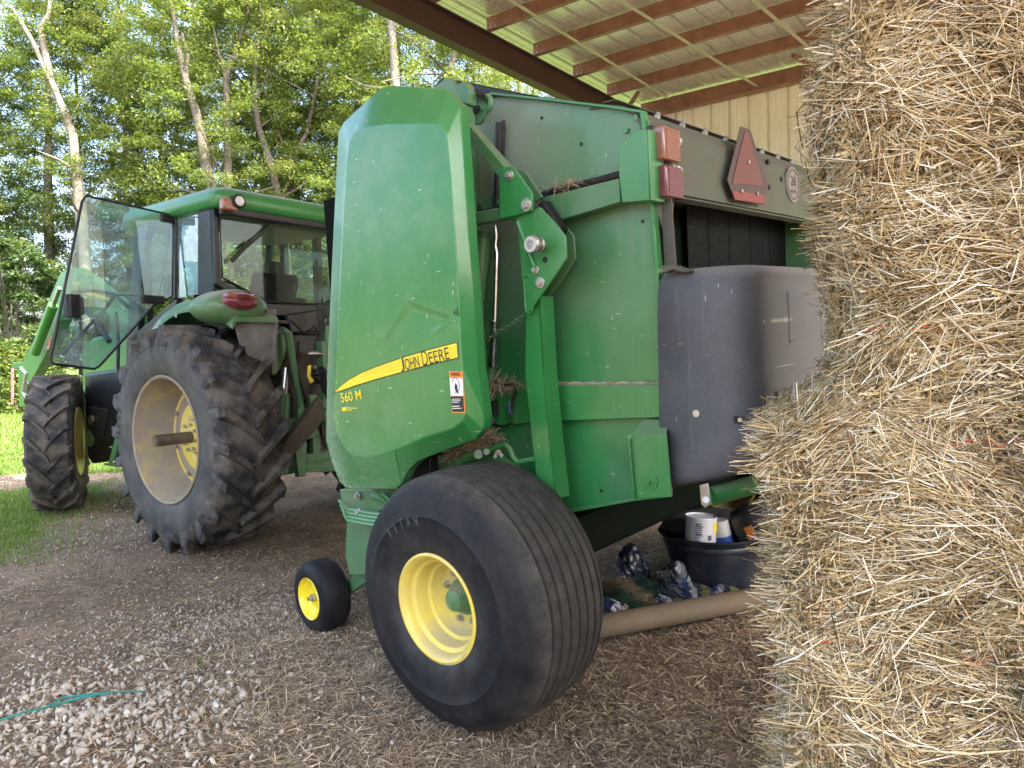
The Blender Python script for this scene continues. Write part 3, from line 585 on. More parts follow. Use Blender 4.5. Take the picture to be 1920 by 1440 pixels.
def shtext(nm, s_, mm, p0, p1, h, d=.003, bold=.012): return text(nm, s_, mm, shield, tp(*p0, d), tp(*p1, d), None, (0, 1, 0), h, .0004, bold)
for off, mm, dd_ in ((0, m_ylw, .0030), (1, m_ink, .0036)):
    bo = .035 if off == 0 else .0
    shtext('stripe_lettering', 'J', mm, (754, 697), (761, 695.3), .062, dd_, bo)
    shtext('stripe_lettering', 'OHN', mm, (762.5, 694.2), (788.5, 687.4), .046, dd_, bo)
    shtext('stripe_lettering', 'D', mm, (795, 686.5), (805, 684), .060, dd_, bo)
    shtext('stripe_lettering', 'EERE', mm, (807.5, 682.6), (845, 672.6), .046, dd_, bo)
shtext('number_lettering', '560 M', m_ylw, (641, 755), (679, 748), .042, .0015, .008)
bq_ = MB().prism(on_sh([(642, 764), (650, 763), (650, 770), (642, 771)], .0014), (0, -.0005, 0)).build('badge', m_ylw, shield)
bq_ = MB().prism(on_sh([(652, 764), (670, 764.5), (670, 766), (652, 765.6)], .0014), (0, -.0005, 0)).prism(on_sh([(652, 768), (660, 768), (660, 769.5), (652, 769.7)], .0014), (0, -.0005, 0)).build('badge', m_ylw, shield)
W = lambda l, d: MB().prism(on_sh(l, d), (0, -.0005, 0))
W([(842, 696), (868, 696), (873, 774), (848, 774)], .0010).build('safety_label', m_orange, shield)
W([(843.6, 709), (867.6, 709), (869, 742), (845.6, 742)], .0018).build('safety_label', m_white, shield)
W([(845.6, 743), (869.2, 743), (871, 772), (849, 772)], .0018).build('safety_label', m_ink, shield)
shtext('label_lettering', 'WARNING', m_ink, (846, 706), (864, 705), .016, .0024, .01)
fg = MB(); c = tp(855, 722, .0024); fg.tube([(c.x + .02 * math.cos(a), c.y, c.z + .028 * math.sin(a)) for a in np.linspace(0.4, 5.2, 16)], .0012, 4); fg.prism(on_sh([(854, 718), (858, 722), (859, 732), (862, 739), (856, 735), (853, 728)], .0024), (0, -.0004, 0)); fg.build('label_pictogram', m_ink, shield)
tl_ = MB()
for i in range(3): tl_.prism(on_sh([(848, 748 + i * 3), (864 - 3 * (i == 2), 747.6 + i * 3), (864 - 3 * (i == 2), 748.6 + i * 3), (848, 749 + i * 3)], .0024), (0, -.0003, 0))
for i in range(2): tl_.prism(on_sh([(849, 761 + i * 4), (862 + 4 * i, 760.6 + i * 4), (862 + 4 * i, 762 + i * 4), (849, 762.4 + i * 4)], .0024), (0, -.0003, 0))
tl_.build('label_lettering', m_white, shield)
W([(617, 738), (622, 738), (620, 775), (615, 775)], .002)
P(MB().prism(bp([(617, 736), (621, 736), (620, 774), (616, 774)], YO + .012), (0, -.005, 0)), 'shield_slot', m_rubber, 0)
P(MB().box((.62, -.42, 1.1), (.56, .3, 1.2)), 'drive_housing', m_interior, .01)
# ---- wheels
def flot_tyre(R_, W_):
    p = [(-.035, R_ * .40), (-.012, R_ * .43), (.0, R_ * .53), (.004, R_ * .62), (.004, R_ * .70), (.006, R_ * .705), (.002, R_ * .712), (-.004, R_ * .78), (-.018, R_ * .855), (-.04, R_ * .915), (-.062, R_ * .946), (-.085, R_ * .966)]
    m1 = [1] * (len(p) - 1)
    gr = [.105, .15, .2, .25, .3, .35, .395]
    def cr(y): t = (y - W_ / 2) / (W_ / 2); return R_ * (1 - .045 * t * t)
    q = []
    for g_ in gr:
        for dy, dr in ((-.0072, 0), (-.0055, -.018), (.0055, -.018), (.0072, 0)): q.append((-(g_ + dy), cr(g_ + dy) + dr))
    back = [(-W_ - y, r_) for y, r_ in p[::-1]]
    prof = p + q + back; mis = [1 if (i < 9 or i >= len(prof) - 10) else 0 for i in range(len(prof))]
    return prof, mis
def big_wheel(y0, sgn, nm='wheel'):
    wh = MB(); prof, mis = flot_tyre(.51, .5); 
    if sgn < 0: prof = [(-y, r_) for y, r_ in prof]
    prof = [(y + y0, r_) for y, r_ in prof]
    ty = wh.lathe(prof, 160, mis=mis).build('wheel', [m_flot, m_flot], baler, ang=50, loc=BL)
    k = sgn
    rim = [(-.014, .197), (-.008, .206), (-.012, .216), (-.03, .216), (-.06, .205), (-.48, .205), (-.48, .19), (-.30, .185), (-.185, .15), (-.185, .06), (-.172, .06), (-.172, .128), (-.160, .138), (-.125, .146), (-.118, .160), (-.085, .163), (-.062, .168), (-.052, .184), (-.03, .187)]
    rim = [(y * k + y0, r_) for y, r_ in rim]
    r1 = MB().lathe(rim, 96).build('rim', m_yellow, ty, ang=40)
    hub = MB().lathe([(-.2, .0001), (-.2, .075), (-.168, .075), (-.165, .058), (-.13, .052), (-.12, .045), (-.105, .042), (-.098, .03), (-.095, .0001)], 32, closed=False)
    hub.v = [(v_[0], v_[1] * k + y0, v_[2]) for v_ in hub.v]; hub.build('hub', m_greend, ty, ang=40)
    nn = MB()
    for i in range(8):
        nn.mark(); a = i * PI / 4 + .3; c = Vector((.098 * math.cos(a), y0 - .174 * k, .098 * math.sin(a))); nn.cyl(c, c + Vector((0, .022 * k, 0)), .012, 6); nn.cyl(c, c + Vector((0, .006 * k, 0)), .018, 12)
    nn.each('wheel_nut', m_zinc, ty)
    return ty
tw = big_wheel(0, 1); big_wheel(-3.0, -1)
# raised sidewall lettering
def arc_text(s_, r_, a0, da, h, parent, m_, ycoord, frame_sign=-1):
    for i, ch_ in enumerate(s_):
        if ch_ == ' ': continue
        a = a0 + da * i   # increasing angle runs clockwise seen from outside
        er = Vector((math.cos(a), 0, math.sin(a))); et = Vector((-math.sin(a), 0, math.cos(a))) * 1.0
        p = er * r_ + Vector((0, ycoord, 0)); wv = et * (h * (.55 if ch_ not in 'I1.-' else .16 if ch_ != '-' else .3))
        text('sidewall_lettering', ch_, m_, parent, p - wv * .5, p + wv * .5, None, (0, 1, 0), h, .001, .02)
m_let = simple('sidewall_letters', (.075, .073, .07), .5)
arc_text('TITAN', .325, R(50), R(7.5), .040, tw, m_let, .004)
arc_text('21.5L-16.1SL', .315, R(-50), R(4.2), .018, tw, m_let, .003)
P(MB().cyl((0, -.25, 0), (0, -2.75, 0), .06, 16).bar((0, -.55, .1), (0, -2.45, .1), .2, .16), 'axle', m_interior, .005)
# ---- pickup and gauge wheel below the shield
pk = MB(); pk.prism(bp([(636, 918), (745, 918), (742, 935), (700, 968), (662, 962), (640, 940)], -.34), (0, -.04, 0)); P(pk, 'pickup_bracket', m_greend, .004)
pb = MB()
for k in range(4):
    pb.tube(bp([(636 + k * 3, 938 + 8 * k), (652, 955 + 7 * k), (690, 962 + 7 * k), (722, 966 + 7 * k)], -.30 + .01 * k), .009, 8)
P(pb, 'pickup_wrap', m_green, 0)
P(MB().tube(bp([(700, 930), (722, 936)], -.30), .018, 10).tube([BF.at(706 + i * .5, 921 + i * .45, 1, -.27) + Vector((.018 * math.cos(i * .9), 0, .018 * math.sin(i * .9))) for i in range(40)], .004, 5), 'pickup_spring', m_green, 0)
pivot(674, 960, -.30, .012, .02); pivot(672, 930, -.33, .012, .02)
P(MB().prism(bp([(650, 975), (705, 965), (708, 1060), (690, 1078), (655, 1078), (647, 1040)], -.36), (0, -.02, 0)), 'pickup_side_plate', m_greend, .004)
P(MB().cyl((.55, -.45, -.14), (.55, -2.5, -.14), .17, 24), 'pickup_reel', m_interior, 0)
# gauge wheel of the pickup (a castering wheel turned a little away from the baler's axis)
GF = Frame((-1.105, 3.86, .193), 133, .03); inv = (BF.mat((0, 0, 0))).inverted() @ GF.mat()
gsc = Matrix.Scale(1.26, 4); inv = inv @ gsc
def conv(mb, m4): mb.v = [tuple(m4 @ Vector(q)) for q in mb.v]; return mb
gw = conv(MB().lathe([(-.01, .088), (.002, .095), (.004, .12), (-.004, .139), (-.02, .150), (-.045, .154), (-.085, .154), (-.105, .149), (-.12, .138), (-.128, .12), (-.126, .095), (-.12, .088)], 72), inv).build('gauge_wheel', m_side, baler, loc=BL)
conv(MB().lathe([(-.0, .090), (.004, .088), (-.004, .082), (-.016, .078), (-.022, .06), (-.03, .05), (-.028, .035), (-.03, .0001), (-.04, .0001), (-.04, .084)], 48, closed=False), inv).build('rim', m_yellowc, gw)
conv(MB().cyl((0, -.03, 0), (0, -.012, 0), .016, 16).cyl((0, -.012, 0), (0, .004, 0), .009, 6), inv).build('hub', m_zinc, gw)
ax0 = inv @ Vector((0, -.06, 0)); ax1 = inv @ Vector((-.02, -.165, .0)); P(MB().cyl(ax0, ax1, .014, 12), 'gauge_axle', m_greend, 0); P(MB().bar(ax1 + Vector((.02, 0, -.015)), BF.at(712, 1058, 1, -.36), .03, .075, up=(0, 0, 1)), 'gauge_arm', m_greend, .006)
P(MB().bar((1.2, -1.5, .0), (2.7, -1.55, .12), .16, .16), 'drawbar', m_greend, .006)
# ================================================================== TRACTOR
TZ = .877
tractor = thing('tractor', 'green cab tractor with its glass door open, hitched in front of the baler', 'tractor', TF.mat((0, 0, -TZ)))
TL = (0, 0, TZ)
def tp_(pts, y): return TF.pts(pts, 1, y)
def Q(mb, name, m_, bev=.004, **k): return mb.build(name, m_, tractor, bev=bev, loc=TL, **k)
def lug_tyre(R_, W_, nl, y0, sgn, m4, par, lugw=.05, lugh=.045, delta=.27, rimr=.55, rimmat=None, deep=.30, name='wheel', shaft=True, loc=TL):
    hw = W_ / 2; Rc = R_ - lugh
    half = [(0.0 - .03, R_ * rimr), (-.012, R_ * (rimr + .03)), (.0, R_ * (rimr + .10)), (.004, R_ * (rimr + .18)), (.0, Rc * .86), (-.018, Rc * .93), (-.05, Rc * .972), (-.12, Rc * .99), (-.20, Rc)]
    half = [(y * W_ / .55 if y < -.03 else y, r_) for y, r_ in half]
    prof = half + [(-W_ - y, r_) for y, r_ in half[::-1]]; K = len(prof); mis = [1 if (k < 4 or k > K - 6) else 0 for k in range(K)]
    mb = MB().lathe([(y * sgn + y0, r_) for y, r_ in prof], 120, mis=mis)
    # height of the casing under a lug
    ys_ = [-p[0] for p in half] + [hw]; rs_ = [p[1] for p in half] + [Rc]
    def casing(d):  # d = depth from the outer face
        d = min(d, W_ - d) if d > hw else d
        return float(np.interp(d, ys_[4:], rs_[4:]))
    for side in (0, 1):
        for i in range(nl):
            ph0 = 2 * PI * (i + .5 * side) / nl; S_ = 9; rows = []
            for k in range(S_ + 1):
                s_ = k / S_; d = hw + .018 - s_ * (hw + .018 - .045); ph = ph0 - delta * (s_ ** .85)
                wtop = lugw * (.66 + .40 * s_) / R_ / 2; rows.append(((d, casing(d) - .012), (d, R_ - .010 * s_ ** 3), ph, wtop, wtop * 1.6))
            wt = lugw * 1.06 / R_ / 2
            for (db, rb_, dt, rt_, dp, kw) in ((.030, .962, .018, 1.0 - .006 / R_, .012, 1.05), (.016, .925, .002, .985, .022, 1.08), (.006, .88, -.005, .945, .034, 1.0), (.004, .83, -.003, .885, .05, .75), (.004, .79, .003, .80, .066, .4)):
                rows.append(((db, Rc * rb_), (dt, (R_ if rt_ > .99 else Rc) * rt_), ph0 - delta - dp, wt * kw, wt * 1.45 * kw))
            b0 = len(mb.v)
            for (db, rb_), (dt, rt_), ph, wtop, wb in rows:
                yb_, yt_ = [(-(d_ if side == 0 else W_ - d_)) * sgn + y0 for d_ in (db, dt)]
                for a, r_, yy in ((ph - wb, rb_, yb_), (ph - wtop, rt_, yt_), (ph + wtop, rt_, yt_), (ph + wb, rb_, yb_)): mb.v.append((r_ * math.cos(a), yy, r_ * math.sin(a)))
            nr = len(rows)
            for k in range(nr - 1):
                for q in range(3): mb.f.append((b0 + k * 4 + q, b0 + k * 4 + q + 1, b0 + k * 4 + q + 5, b0 + k * 4 + q + 4)); mb.m.append(0 if k < S_ + 2 else 1)
            mb.f.append((b0, b0 + 1, b0 + 2, b0 + 3)); mb.m.append(0); e = b0 + (nr - 1) * 4; mb.f.append((e + 3, e + 2, e + 1, e)); mb.m.append(1)
    if m4 is not None: conv(mb, m4)
    ty = mb.build(name, [m_ttread, m_tside], par, ang=38, loc=loc, bev=0)
    rr = R_ * rimr
    rim = [(-.012, rr - .012), (-.004, rr + .004), (-.012, rr + .012), (-.035, rr + .006), (-W_ + .03, rr + .004), (-W_ + .03, rr - .02), (-deep - .04, rr - .035), (-deep - .04, .0001), (-deep, .0001), (-deep, rr * .42), (-deep + .015, rr * .62), (-deep - .01, rr - .06), (-deep + .03, rr - .045), (-.10, rr - .035), (-.06, rr - .02)]
    rm = MB().lathe([(y * sgn + y0, max(r_, .0001)) for y, r_ in rim], 96); 
    if m4 is not None: conv(rm, m4)
    rm = rm.build('rim', rimmat or m_yellowd, ty, ang=35)
    return ty, rm, rr
tyre, rim_, rr = lug_tyre(.87, .55, 20, 0, 1, None, tractor, lugw=.062, lugh=.05)
# yellow wheel centre, hub and shaft
wc = MB().lathe([(-.30, .0001), (-.30, .17), (-.285, .19), (-.285, .27), (-.30, .31), (-.30, .40), (-.33, .42), (-.34, .0001)], 64, closed=False)
wc.build('wheel_centre', m_yellow, tyre, ang=30)
hb = MB().lathe([(-.30, .0001), (-.30, .13), (-.235, .125), (-.225, .115), (-.225, .06), (-.225, .0001)], 40, closed=False).build('hub', m_yellow, tyre, ang=30)
nn = MB()
for i in range(8):
    nn.mark(); a = i * PI / 4 + .2; c = Vector((.10 * math.cos(a), -.226, .10 * math.sin(a))); nn.cyl(c, c + Vector((0, .035, 0)), .014, 6)
for i in range(8):
    nn.mark(); a = i * PI / 4 + .5; c = Vector((.35 * math.cos(a), -.30, .35 * math.sin(a))); nn.cyl(c, c + Vector((0, .03, 0)), .02, 6)
nn.each('wheel_bolt', m_zinc, hb)
MB().cyl((0, -.24, 0), (0, .06, 0), .045, 24).lathe([(.05, .034), (.066, .03), (.066, .0001), (.05, .0001)], 24).build('axle_shaft', m_shaft, tyre, bev=0)
arcm = simple('sidewall_letters_grey', (.09, .085, .08), .6)
arc_text('AC85', .66, R(2), R(5.0), .07, tyre, m_rubber, .008)
arc_text('CONTI', .68, R(62), R(9), .07, tyre, arcm, .006)
lug_tyre(.87, .55, 20, -2.5, -1, None, tractor, lugw=.062, lugh=.05)
# front wheel steered to the right
FF = Frame((-4.72, 7.25, .68), 113, 0); inv = TF.mat().inverted() @ FF.mat()
fty, frm, frr = lug_tyre(.68, .39, 19, 0, 1, inv, tractor, lugw=.042, lugh=.036, delta=.30, rimr=.52, rimmat=m_yellow, deep=.26)
conv(MB().lathe([(-.39, .0001), (-.39, .12), (-.37, .30), (-.382, .33), (-.382, .345), (-.35, .345)], 48, closed=False), inv).build('wheel_centre', m_yellow, fty)
fw2 = TF.mat().inverted() @ Frame(tuple(FF.O + TF.y * -2.0), 113, 0).mat()
lug_tyre(.68, .39, 19, 0, 1, fw2, tractor, lugw=.042, lugh=.036, delta=.30, rimr=.52, rimmat=m_yellow, deep=.26)
CY = -1.25     # centre line
# ---- chassis, transmission, hood
fx = (FF.O - TF.O).dot(TF.x)
Q(MB().box((-.05, CY, -.02), (.5, .55, .62)).cyl((0, -.5, 0), (0, -2.0, 0), .14, 24).box((1.0, CY, -.15), (2.0, .42, .42)), 'transmission', m_mud, .03)
Q(MB().cyl((fx, -.6, -.2), (fx, -1.9, -.2), .09, 16).box((fx, CY, -.1), (.5, .5, .35)), 'front_axle', m_greend, .01)
hoodp = [(1.55, .25), (1.55, .98), (2.2, .95), (3.1, .86), (3.35, .75), (3.4, .1), (1.9, .0)]
hood = Q(MB().prism([(x, CY + .42, z) for x, z in hoodp], (0, -.84, 0)), 'hood', m_loader, .05, seg=4)
# ---- loader
ld = []
def lo(pts, y, th, nm, m_=m_loader): return Q(MB().prism(tp_(pts, y), (0, -th, 0)), nm, m_, .006)
lo([(30, 700), (62, 640), (86, 575), (113, 512), (138, 502), (165, 518), (245, 585), (252, 622), (205, 590), (160, 556), (135, 545), (118, 590), (88, 660), (56, 718)], -.70, .12, 'loader_arm')
Q(MB().cyl(TF.at(66, 662, 1, -.62), TF.at(100, 572, 1, -.62), .05, 16), 'loader_cylinder', m_loader, 0)
Q(MB().cyl(TF.at(100, 572, 1, -.62), TF.at(112, 540, 1, -.62), .025, 12), 'cylinder_rod', m_steel, 0)
lo([(22, 680), (45, 678), (48, 762), (36, 762), (34, 690), (22, 690)], -.75, .1, 'loader_frame')
lo([(150, 560), (250, 545), (258, 560), (160, 590)], -.85, .08, 'loader_tube')
lo([(205, 600), (215, 575), (240, 580), (246, 720), (215, 720)], -.8, .2, 'loader_mount', m_green)
Q(MB().tube(tp_([(140, 560), (170, 590), (205, 640)], -.66), .028, 12).tube(tp_([(140, 545), (180, 545), (215, 552), (240, 575)], -.62), .018, 8), 'loader_hose', m_rubber, 0)
Q(MB().prism(tp_([(92, 560), (118, 520), (150, 528), (152, 552), (122, 545), (100, 600)], -1.75), (0, -.1, 0)), 'loader_arm', m_loader, .01)
Q(MB().tube(tp_([(40, 690), (50, 700), (44, 735), (50, 745)], -.7), .025, 8).tube(tp_([(58, 690), (52, 712), (60, 730)], -.72), .018, 8), 'loader_link', m_zinc, 0)
Q(MB().prism(tp_([(22, 690), (26, 690), (26, 758), (22, 758)], -.74), (0, .01, 0)), 'reflector_strip', simple('red_white_strip', (.6, .1, .06), .5, c2=(.6, .55, .5), s=30), 0)
Q(MB().prism(tp_([(92, 632), (98, 630), (92, 655), (86, 657)], -.69), (0, .002, 0)), 'warning_sticker', simple('sticker', (.7, .65, .6), .5, c2=(.6, .1, .05), s=60, lo=.45, hi=.55), 0)
text('loader_number', '640R', m_ylw, tractor, TF.at(137, 534, 1, -.69), TF.at(152, 538, 1, -.69), None, (0, 1, 0), .05, .004, .01, loc=TL)
Q(MB().prism(tp_([(160, 545), (210, 560), (212, 566), (160, 552)], -.69), (0, .003, 0)), 'loader_stripe', m_ylw, 0)
# ---- fuel tank, steps
tank = Q(MB().prism(tp_([(157, 700), (232, 690), (235, 760), (222, 800), (207, 862), (170, 870), (163, 855), (158, 760)], -.62), (0, -.5, 0)), 'fuel_tank', m_black, .03, seg=3)
MB().prism(tp_([(165, 762), (200, 768), (190, 825), (170, 820), (165, 800)], -.605), (0, -.02, 0)).build('tank_recess', m_rubber, tank, bev=.01)
MB().lathe([(-.60, .0001), (-.60, .05), (-.58, .05), (-.58, .0001)], 20, (TF.at(173, 788, 1, -.6).x, 0, TF.at(173, 788, 1, -.6).z)).build('tank_cap', m_steel, tank)
stp = MB(); stp.prism(tp_([(203, 868), (213, 862), (232, 790), (224, 788)], -.50), (0, -.03, 0))
for q in ((205, 872), (214, 840), (222, 810)): c = TF.at(*q, 1, -.52); stp.box((c.x, c.y - .17, c.z), (.22, .34, .02))
Q(stp, 'cab_step', m_greend, .003)
Q(MB().tube(tp_([(218, 585), (222, 640), (221, 690), (224, 700)], -.40), .016, 8).tube(tp_([(224, 700), (240, 702)], -.40), .014, 8), 'grab_rail', m_rubber, 0)
# ---- cab
XR = .02; CS = -.50; CO = -2.0
def cb(px, py, x=XR): return TF.at(px, py, 0, x)
rw = [(413, 398), (615, 413), (640, 420), (640, 545), (588, 570), (497, 570), (408, 523), (406, 450)]       # rear window opening in the rear plane
RW = [cb(*q) for q in rw]
rtop = cb(408, 372).z; rwo = [Vector((XR, CS - .0, rtop)), Vector((XR, CO, rtop)), Vector((XR, CO, 1.12)), Vector((XR, CO + .35, .92)), Vector((XR, CS - .35, .92)), cb(399, 545), cb(390, 520)]
zt = 1.74
# window outline as real numbers in the rear plane
yl = cb(410, 450).y; yr = 2 * CY - yl; ztop = cb(412, 399).z; zmid = cb(406, 523).z; zbot = cb(500, 569).z; yb1 = cb(499, 569).y; yb2 = 2 * CY - yb1
win = [(yl, ztop), (yr, ztop), (yr, zmid), (yb2, zbot), (yb1, zbot), (yl, zmid)]
def grow2(pts, d):
    cy_ = sum(p[0] for p in pts) / len(pts); cz_ = sum(p[1] for p in pts) / len(pts); return [(p[0] + d * (1 if p[0] > cy_ else -1), p[1] + d * (1 if p[1] > cz_ else -1)) for p in pts]
outf = [(CS - .0, 1.86), (CO, 1.86), (CO, zmid - .04), (yb2 - .05, zbot - .10), (yb1 + .05, zbot - .10), (CS, zmid - .04)]
rf = MB(); n6 = 6
for dx in (0, .06):
    rf.v += [(XR + dx, y, z) for y, z in outf] + [(XR + dx, y, z) for y, z in win]
for i in range(6):
    j = (i + 1) % 6
    rf.f += [(i, j, 6 + j, 6 + i), (12 + i, 18 + i, 18 + j, 12 + j), (i, 12 + i, 12 + j, j), (6 + i, 6 + j, 18 + j, 18 + i)]; rf.m += [0] * 4
Q(rf, 'rear_window_frame', m_black, .006)
Q(MB().prism([(XR + .012, y, z) for y, z in grow2(win, .01)], (.006, 0, 0)), 'rear_window', m_glassd, 0)
rb_ = MB(); w2 = grow2(win, -.014); rb_.tube([(XR - .006, y, z) for y, z in w2], .009, 6, closed=True); Q(rb_, 'window_seal', m_rubber, 0)
Q(MB().bar(cb(528, 405, XR - .03), cb(436, 487, XR - .03), .012, .018).bar(cb(470, 452, XR - .03), cb(434, 490, XR - .04), .018, .03).cyl(cb(528, 405, XR), cb(528, 405, XR - .05), .02, 10), 'rear_wiper', m_rubber, 0)
hg = MB()
for q in ((475, 406), (585, 418)): hg.mark(); c = cb(*q, XR - .02); hg.box(c, (.04, .05, .07))
hg.each('window_hinge', m_rubber, tractor, bev=.005, loc=TL)
# lower rear bulkhead
Q(MB().box((XR + .06, CY, .72), (.12, 1.1, .40)).box((XR + .10, CY, .42), (.1, 1.0, .3)), 'rear_bulkhead', m_black, .01)
Q(MB().bar((XR - .03, -.75, .905), (XR - .03, -1.75, .905), .08, .03), 'muddy_ledge', m_mud, .005)
# side: pillars, quarter window, doors
sd = lambda pts, y=CS: tp_(pts, y)
def side_strip(pts, nm, m_=m_black, th=.06, y=CS): return Q(MB().prism(sd(pts, y), (0, -th, 0)), nm, m_, .008)
side_strip([(372, 392), (400, 388), (400, 545), (385, 560), (370, 552)], 'rear_pillar', m_black, .07)
side_strip([(318, 402), (329, 401), (328, 560), (318, 562)], 'door_pillar')
side_strip([(262, 408), (282, 400), (270, 470), (262, 560), (258, 640), (236, 640), (244, 540), (250, 450)], 'front_pillar')
side_strip([(236, 640), (330, 560), (330, 575), (262, 700), (236, 700)], 'cab_sill')
Q(MB().prism(sd([(329, 403), (371, 396), (371, 552), (328, 560)], CS - .02), (0, -.006, 0)), 'quarter_window', m_glass, 0)
FX = TF.at(262, 408, 1, CS).x
for (y0_, y1_) in ((CO, CO + .06),):
    for (xa, xb) in ((.0, .16), (.62, .70), (FX - .05, FX + .03)):
        Q(MB().bar(((xa + xb) / 2, y0_, 1.86), ((xa + xb) / 2, y0_, .8), .06, xb - xa, up=(1, 0, 0)), 'far_pillar', m_black, .005)
Q(MB().box((FX * .5, CO + .02, .80), (FX, .05, .25)), 'cab_sill', m_black, .01)
MB().mark().bar((FX + .08, CS - .1, 1.86), (FX + .2, CS - .15, .85), .05, .06).mark().bar((FX + .08, CO + .1, 1.86), (FX + .2, CO + .15, .85), .05, .06).each('windscreen_post', m_black, tractor, bev=.005, loc=TL)
Q(MB().prism([(FX + .09, CS - .1, 1.84), (FX + .21, CS - .15, .86), (FX + .21, CO + .15, .86), (FX + .09, CO + .1, 1.84)], (.005, 0, 0)), 'windscreen', m_glassd, 0)
Q(MB().prism([(.1, CO + .03, 1.84), (FX, CO + .03, 1.84), (FX, CO + .03, .9), (.1, CO + .03, .9)], (0, .005, 0)), 'side_window', m_glassd, 0)
Q(MB().box((FX * .5, CY, .56), (FX, 1.45, .5)), 'cab_floor', m_black, .02)
# roof
Zr = 1.955
def roofring(z, ex, cr=.12):
    x0, x1, y0, y1 = -.10 - ex, FX + .30 + ex, CS + .04 + ex, CO - .04 - ex; pts = []
    for (cx_, cy_, a0) in ((x0 + cr, y0 - cr, PI / 2), (x0 + cr, y1 + cr, PI), (x1 - cr, y1 + cr, 1.5 * PI), (x1 - cr, y0 - cr, 2 * PI)):
        for k in range(6): a = a0 + PI / 2 * k / 5; pts.append((cx_ + cr * math.cos(a), cy_ + cr * math.sin(a), z))
    return pts
lev = [(1.80, -.03), (1.815, .0), (1.87, .008), (1.915, .004), (1.945, -.012), (1.968, -.05), (1.985, -.13), (1.995, -.3)]
V = []; 
for z, ex in lev: V += roofring(z + .0, ex)
K = 24; F_ = [(i * K + k, i * K + (k + 1) % K, (i + 1) * K + (k + 1) % K, (i + 1) * K + k) for i in range(len(lev) - 1) for k in range(K)]
F_ += [tuple(range(K)), tuple(range((len(lev) - 1) * K + K - 1, (len(lev) - 1) * K - 1, -1))]
Q(MB().add(V, F_), 'cab_roof', m_green, 0, ang=60)
Q(MB().box((FX * .5 + .1, CY, 1.80), (FX - .1, 1.35, .06)), 'headliner', simple('grey_headliner', (.32, .31, .27), .9), .02)
ch_ = MB(); ch_.box((XR - .06, CY, 1.80), (.06, 1.46, .12)); Q(ch_, 'rear_light_bar', m_black, .02)
c = TF.at(425, 385, 0, -.08); Q(MB().box((c.x - .03, c.y, c.z), (.07, .135, .095)), 'turn_lamp', m_lenso, .015)
c = TF.at(449, 377, 0, -.16); wl = Q(MB().lathe([(-.0, .0001), (-.01, .05), (.0, .058), (.06, .05), (.09, .02), (.09, .0001)], 24, (c.x, c.y, c.z), axis=0, closed=False), 'work_lamp', m_rubber, 0)
MB().lathe([(-.006, .0001), (-.012, .03), (-.004, .047), (.004, .047)], 24, (c.x, c.y, c.z), axis=0, closed=False).build('lens', m_lensc, wl)
c2 = Vector((c.x, 2 * CY - c.y, c.z)); Q(MB().lathe([(-.0, .0001), (-.01, .05), (.0, .058), (.06, .05), (.09, .02)], 24, tuple(c2), axis=0, closed=False).box((c2.x + .05, c2.y + .1, c2.z - .05), (.07, .13, .1)), 'work_lamp', m_rubber, 0)
# open door (glass panel swung right back)
DF = Frame(tuple(TF.O + TF.x * .64 + TF.y * CS), -111.4, 0); dm = TF.mat().inverted() @ DF.mat()
dpt = DF.pts([(324, 404), (161, 367), (153, 378), (94, 672), (98, 682), (176, 692), (186, 686), (235, 632), (287, 573), (322, 556)], 1, 0)
dd = MB().prism(dpt, (0, .006, 0)); conv(dd, dm); door = Q(dd, 'cab_door', m_glass, 0); tag(door, 'glass door swung wide open')
ds = conv(MB().tube([p + Vector((0, .003, 0)) for p in dpt], .010, 6, closed=True), dm); ds.build('door_seal', m_rubber, door)
hd = DF.at(134, 574, 1, 0); hm = conv(MB().box((hd.x, .02, hd.z), (.085, .05, .17)).box((hd.x, -.03, hd.z), (.07, .03, .14)).box((hd.x - .03, .06, hd.z), (.02, .04, .13)), dm); hm.build('door_handle', m_rubber, door, bev=.008)
gs = DF.pts([(118, 664), (140, 640), (200, 575), (215, 553)], 1, -.05); gsm = conv(MB().tube([gs[0], gs[1], gs[2], gs[3]], [.016, .012, .012, .018], 8).tube(DF.pts([(150, 548), (180, 545), (215, 553), (262, 555)], 1, -.04), .008, 6), dm); gsm.build('gas_strut', m_rubber, door)
hn = conv(MB().mark().box(DF.at(315, 411, 1, 0), (.16, .05, .06)).mark().box(DF.at(285, 562, 1, 0), (.22, .05, .07)), dm); hn.each('door_hinge', m_rubber, door, bev=.01)
Q(MB().tube(sd([(319, 420), (313, 470), (302, 530), (297, 556)], CS + .03), .009, 6), 'gas_strut', m_rubber, 0)
text('door_print', '6D', m_white, tractor, TF.at(328, 595, 1, -.2), TF.at(332, 595, 1, -.2), None, (0, 1, 0), .03, .001, 0, loc=TL)
# cab interior
seat = MB().box((.55, -1.2, .98), (.5, .5, .12)); seat.prism([(.30, -.98, 1.0), (.22, -.98, 1.28), (.26, -1.03, 1.36), (.36, -1.03, 1.36), (.40, -.98, 1.02)], (0, -.46, 0)); Q(seat, 'operator_seat', m_seat, .05, seg=4)
Q(MB().box((.60, -1.55, 1.12), (.45, .16, .08)).box((.55, -.86, 1.1), (.4, .08, .06)).cyl((.75, -1.6, 1.15), (.75, -1.6, 1.26), .02, 8).cyl((.70, -1.53, 1.15), (.70, -1.53, 1.24), .02, 8), 'armrest', m_seat, .02)
Q(MB().tube([(1.05 + .05 * math.sin(a), -1.25 + .19 * math.cos(a), 1.18 + .16 * math.sin(a)) for a in np.linspace(0, 2 * PI, 29)[:-1]], .014, 8, closed=True).cyl((1.05, -1.25, 1.18), (1.2, -1.25, .95), .04, 10).box((1.2, -1.25, .95), (.15, .5, .35)), 'steering_column', m_seat, .01)
